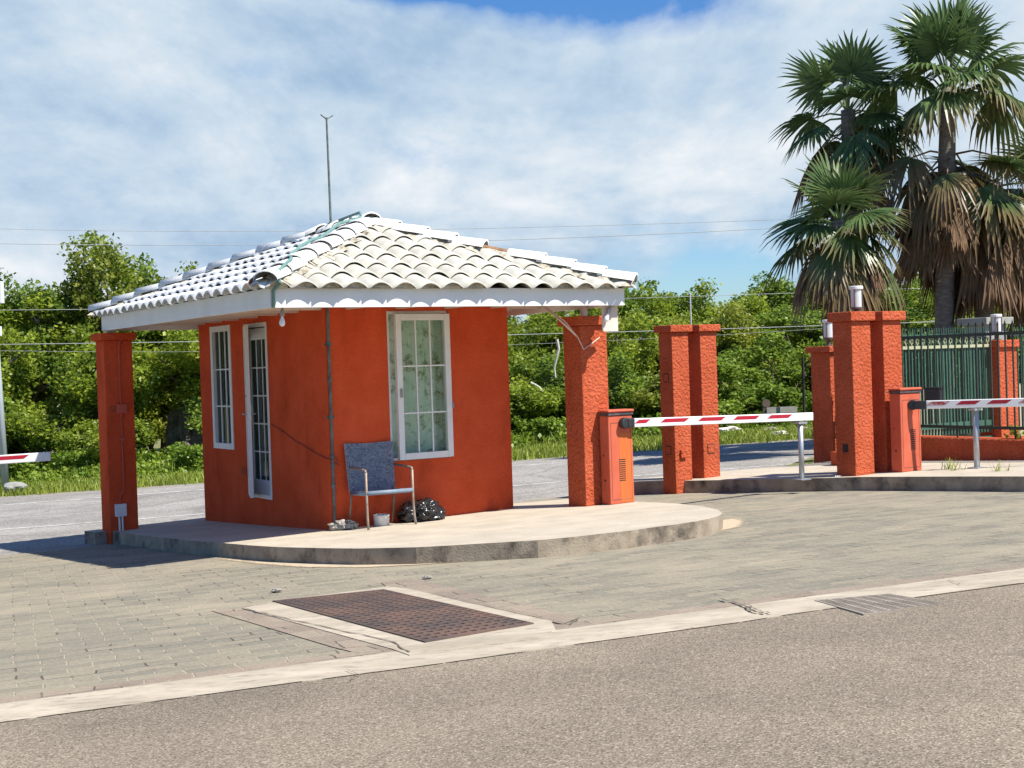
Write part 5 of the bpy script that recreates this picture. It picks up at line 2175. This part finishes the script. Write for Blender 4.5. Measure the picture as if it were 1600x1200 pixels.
# ------------------------------------------------------------------ fan palms
def fan(acc, hub_p, direc, radius, rn, droop, nseg=34, span=2.15, old=0.0):
    """one fan leaf: folded segments radiating from the petiole's end"""
    d = direc.normalized()
    side = d.cross(Vector((0, 0, 1)))
    if side.length < .05:
        side = Vector((1, 0, 0))
    side.normalize()
    roll_ = rn.uniform(-.5, .5)
    nrm = side.cross(d)
    side = side * cos(roll_) + nrm * sin(roll_)
    nrm = side.cross(d)
    for i in range(nseg):
        if rn.random() < .07:
            continue
        a = (i / (nseg - 1) - .5) * 2 * span + rn.uniform(-.02, .02)
        L_ = radius * (.62 + .38 * cos(a * .62)) * rn.uniform(.80, 1.10)
        sd = d * cos(a) + side * sin(a)
        sd = (sd + nrm * (-.22 * (1 - cos(a)) + .10)).normalized()
        wv = sd.cross(nrm).normalized()
        wd_ = .034 * radius
        pts = []
        NS = 5
        for k in range(NS + 1):
            t = k / NS
            g_ = droop * (t ** 2.4) * L_
            p = hub_p + sd * (L_ * t) * (1 - .25 * min(droop, 1) * t * t) + Vector((0, 0, -g_ * (.75 + .25 * rn.random())))
            p = p + wv * (rn.uniform(-.02, .02) * t * L_)
            wk = wd_ * (.25 + 1.0 * min(t / .45, 1)) * (1 - max(0, (t - .5) / .5) ** 1.2 * .92)
            pts.append((p, wk, t))
        tw = rn.uniform(-.35, .35)
        fold = .45
        for k in range(NS):
            p, w_, t = pts[k]
            q, x_, u_ = pts[k + 1]
            acc['v'] += [p - wv * w_ + nrm * w_ * fold, p, q, q - wv * x_ + nrm * x_ * fold]
            acc['v'] += [p, p + wv * w_ + nrm * w_ * fold, q + wv * x_ + nrm * x_ * fold, q]
            e = max(0, min(1, (old * 1.5 + t - 1.12) * 2.2))
            e2 = max(0, min(1, (old * 1.5 + u_ - 1.12) * 2.2))
            acc['t'] += [e, e, e2, e2, e, e, e2, e2]


def acc_mesh(name, acc, m, parent):
    V = np.array([tuple(p) for p in acc['v']])
    me = quads_mesh(name, V, m)
    a = me.attributes.new('tip', 'FLOAT', 'POINT')
    a.data.foreach_set('value', np.array(acc['t'], dtype=np.float32))
    o = bpy.data.objects.new(name, me)
    COL.objects.link(o)
    o.parent = parent
    return o


def palm(base, crown, label, seed, nlive, ndead, rad, pet, tr=.17, el=(85, -35), dead_len=1.6, skirt_z=1.4, bias=None, old0=.12, wide=(.30, .85), low=0, drop=0.0):
    rn = random.Random(seed)
    t = thing('fan_palm', base, label, 'palm', 0, 'fan palms behind the fence')
    b = Vector((0, 0, 0))
    c = Vector(crown) - Vector(base)
    m_ = MB()
    K = 14
    P, R = [], []
    for k in range(K + 1):
        s = k / K
        P.append(Vector((c.x * s ** 1.4, c.y * s ** 1.4, c.z * s - .3 * (k == 0))))
        R.append(tr * (1.12 - .25 * s + .03 * (k % 2)))
    m_.tube(P, R, 12)
    m_.build('trunk', M_palm_trunk, t, smooth=True)
    live, dead, pet_m, dpet = dict(v=[], t=[]), dict(v=[], t=[]), MB(), MB()
    for i in range(nlive):
        f_ = i / max(1, nlive - 1)
        e = radians(el[0] + (el[1] - el[0]) * f_ ** .9 + rn.uniform(-9, 9))
        a = i * 2.39996 + rn.uniform(-.3, .3)
        d = Vector((cos(a) * cos(e), sin(a) * cos(e), sin(e)))
        if bias:
            d = (d + Vector(bias) * .25).normalized()
        start = c + Vector((0, 0, -.25 * f_))
        L_ = pet * rn.uniform(.75, 1.15)
        end = start + d * L_ + Vector((0, 0, -.10 * L_ * (1 + f_)))
        mid = start + d * L_ * .5 + Vector((0, 0, .02))
        pet_m.tube([start, mid, end], [.024, .019, .014], 5, cap=False)
        d2 = (end - mid).normalized()
        fan(live, end, (d2 + Vector((0, 0, -.10 - .25 * f_))).normalized(), rad * rn.uniform(.82, 1.12), rn, .10 + .75 * f_ ** 1.6, 30, 2.0, old=old0 + .42 * f_ ** 2 * rn.uniform(.5, 1.2))
    c0 = c.copy()
    c = c - Vector((0, 0, drop))
    for i in range(low):
        e = radians(5 - 60 * i / max(1, low - 1) + rn.uniform(-9, 9))
        a = i * 2.39996 + 1.0
        d = Vector((cos(a) * cos(e), sin(a) * cos(e), sin(e)))
        start = c + Vector((0, 0, -.2 * i / low))
        L_ = .85 * rn.uniform(.75, 1.15)
        end = start + d * L_ + Vector((0, 0, -.15 * L_))
        mid = start + d * L_ * .5 + Vector((0, 0, .03))
        dpet.tube([start, mid, end], [.024, .019, .014], 5, cap=False)  # stalks of the low living leaves share the dead stalks' mesh and colour
        fan(live, end, ((end - mid).normalized() + Vector((0, 0, -.3))).normalized(), rad * rn.uniform(.75, 1.0), rn, .8, 28, 1.9, old=.5 + .35 * rn.random())
    for i in range(ndead):
        f_ = i / max(1, ndead - 1)
        a = i * 2.39996 + rn.uniform(-.5, .5)
        start = c + Vector((0, 0, -.35 - skirt_z * f_))
        out = rn.uniform(*wide) * (1 - .35 * f_)
        end = start + Vector((cos(a) * out, sin(a) * out, -.12 - .4 * rn.random()))
        mid = (start + end) / 2 + Vector((0, 0, .16))
        dpet.tube([start, mid, end], [.022, .018, .012], 5, cap=False)
        d = Vector((cos(a) * .28, sin(a) * .28, -1)).normalized()
        fan(dead, end, d, dead_len * rn.uniform(.6, 1.1), rn, .15, 15, rn.uniform(.22, .55), old=0)
    acc_mesh('crown', live, M_frond, t)
    if ndead:
        acc_mesh('dead_skirt', dead, M_frond_dead, t)
        dpet.build('low_and_dead_leafstalk', M_frond_dead, t)
    pet_m.build('leafstalk', M_green_stalk, t)
    return t


M_green_stalk = mat('green_leafstalk', (0.10, 0.17, 0.05), (0.16, 0.20, 0.07), 3, 0.5)


def gpt(px, Y):
    p = wz(px, 600, Y)
    return (p.x, p.y, G(p.x, p.y))


def cpt(px, py, Y):
    return tuple(wz(px, py, Y))


palm(gpt(1335, 25.0), cpt(1312, 345, 25.0), 'leaning short fan palm with green leaves directly behind the tall pillar', 1, 25, 12, .92, .60, .19, (78, -42), .95, .35, old0=.26)
palm(gpt(1345, 27.2), cpt(1325, 172, 27.2), 'fan palm of middle height behind the short leaning palm', 2, 21, 10, .92, .72, .16, (85, -55), 1.1, .6, wide=(.3, 1.0))
palm(gpt(1474, 26.4), cpt(1482, 138, 26.4), 'tallest fan palm with a long skirt of dead brown leaves below its crown', 4, 23, 34, 1.10, 1.08, .17, (88, 0), 1.15, .80, bias=(.25, 0, .5), wide=(.35, 1.3), low=12, drop=1.2)
palm(gpt(1530, 26.8), cpt(1552, 285, 26.8), 'fan palm at the right with drooping brown-tipped leaves', 5, 16, 34, 1.10, .95, .18, (50, -55), 1.40, .8, bias=(.6, -.3, -.2), old0=.44, wide=(.35, 1.2))
palm(gpt(1680, 28.0), cpt(1660, 300, 28.0), 'fan palm partly outside the right edge', 6, 24, 20, 1.1, .9, .18, (80, -55), 1.6, 1.2)
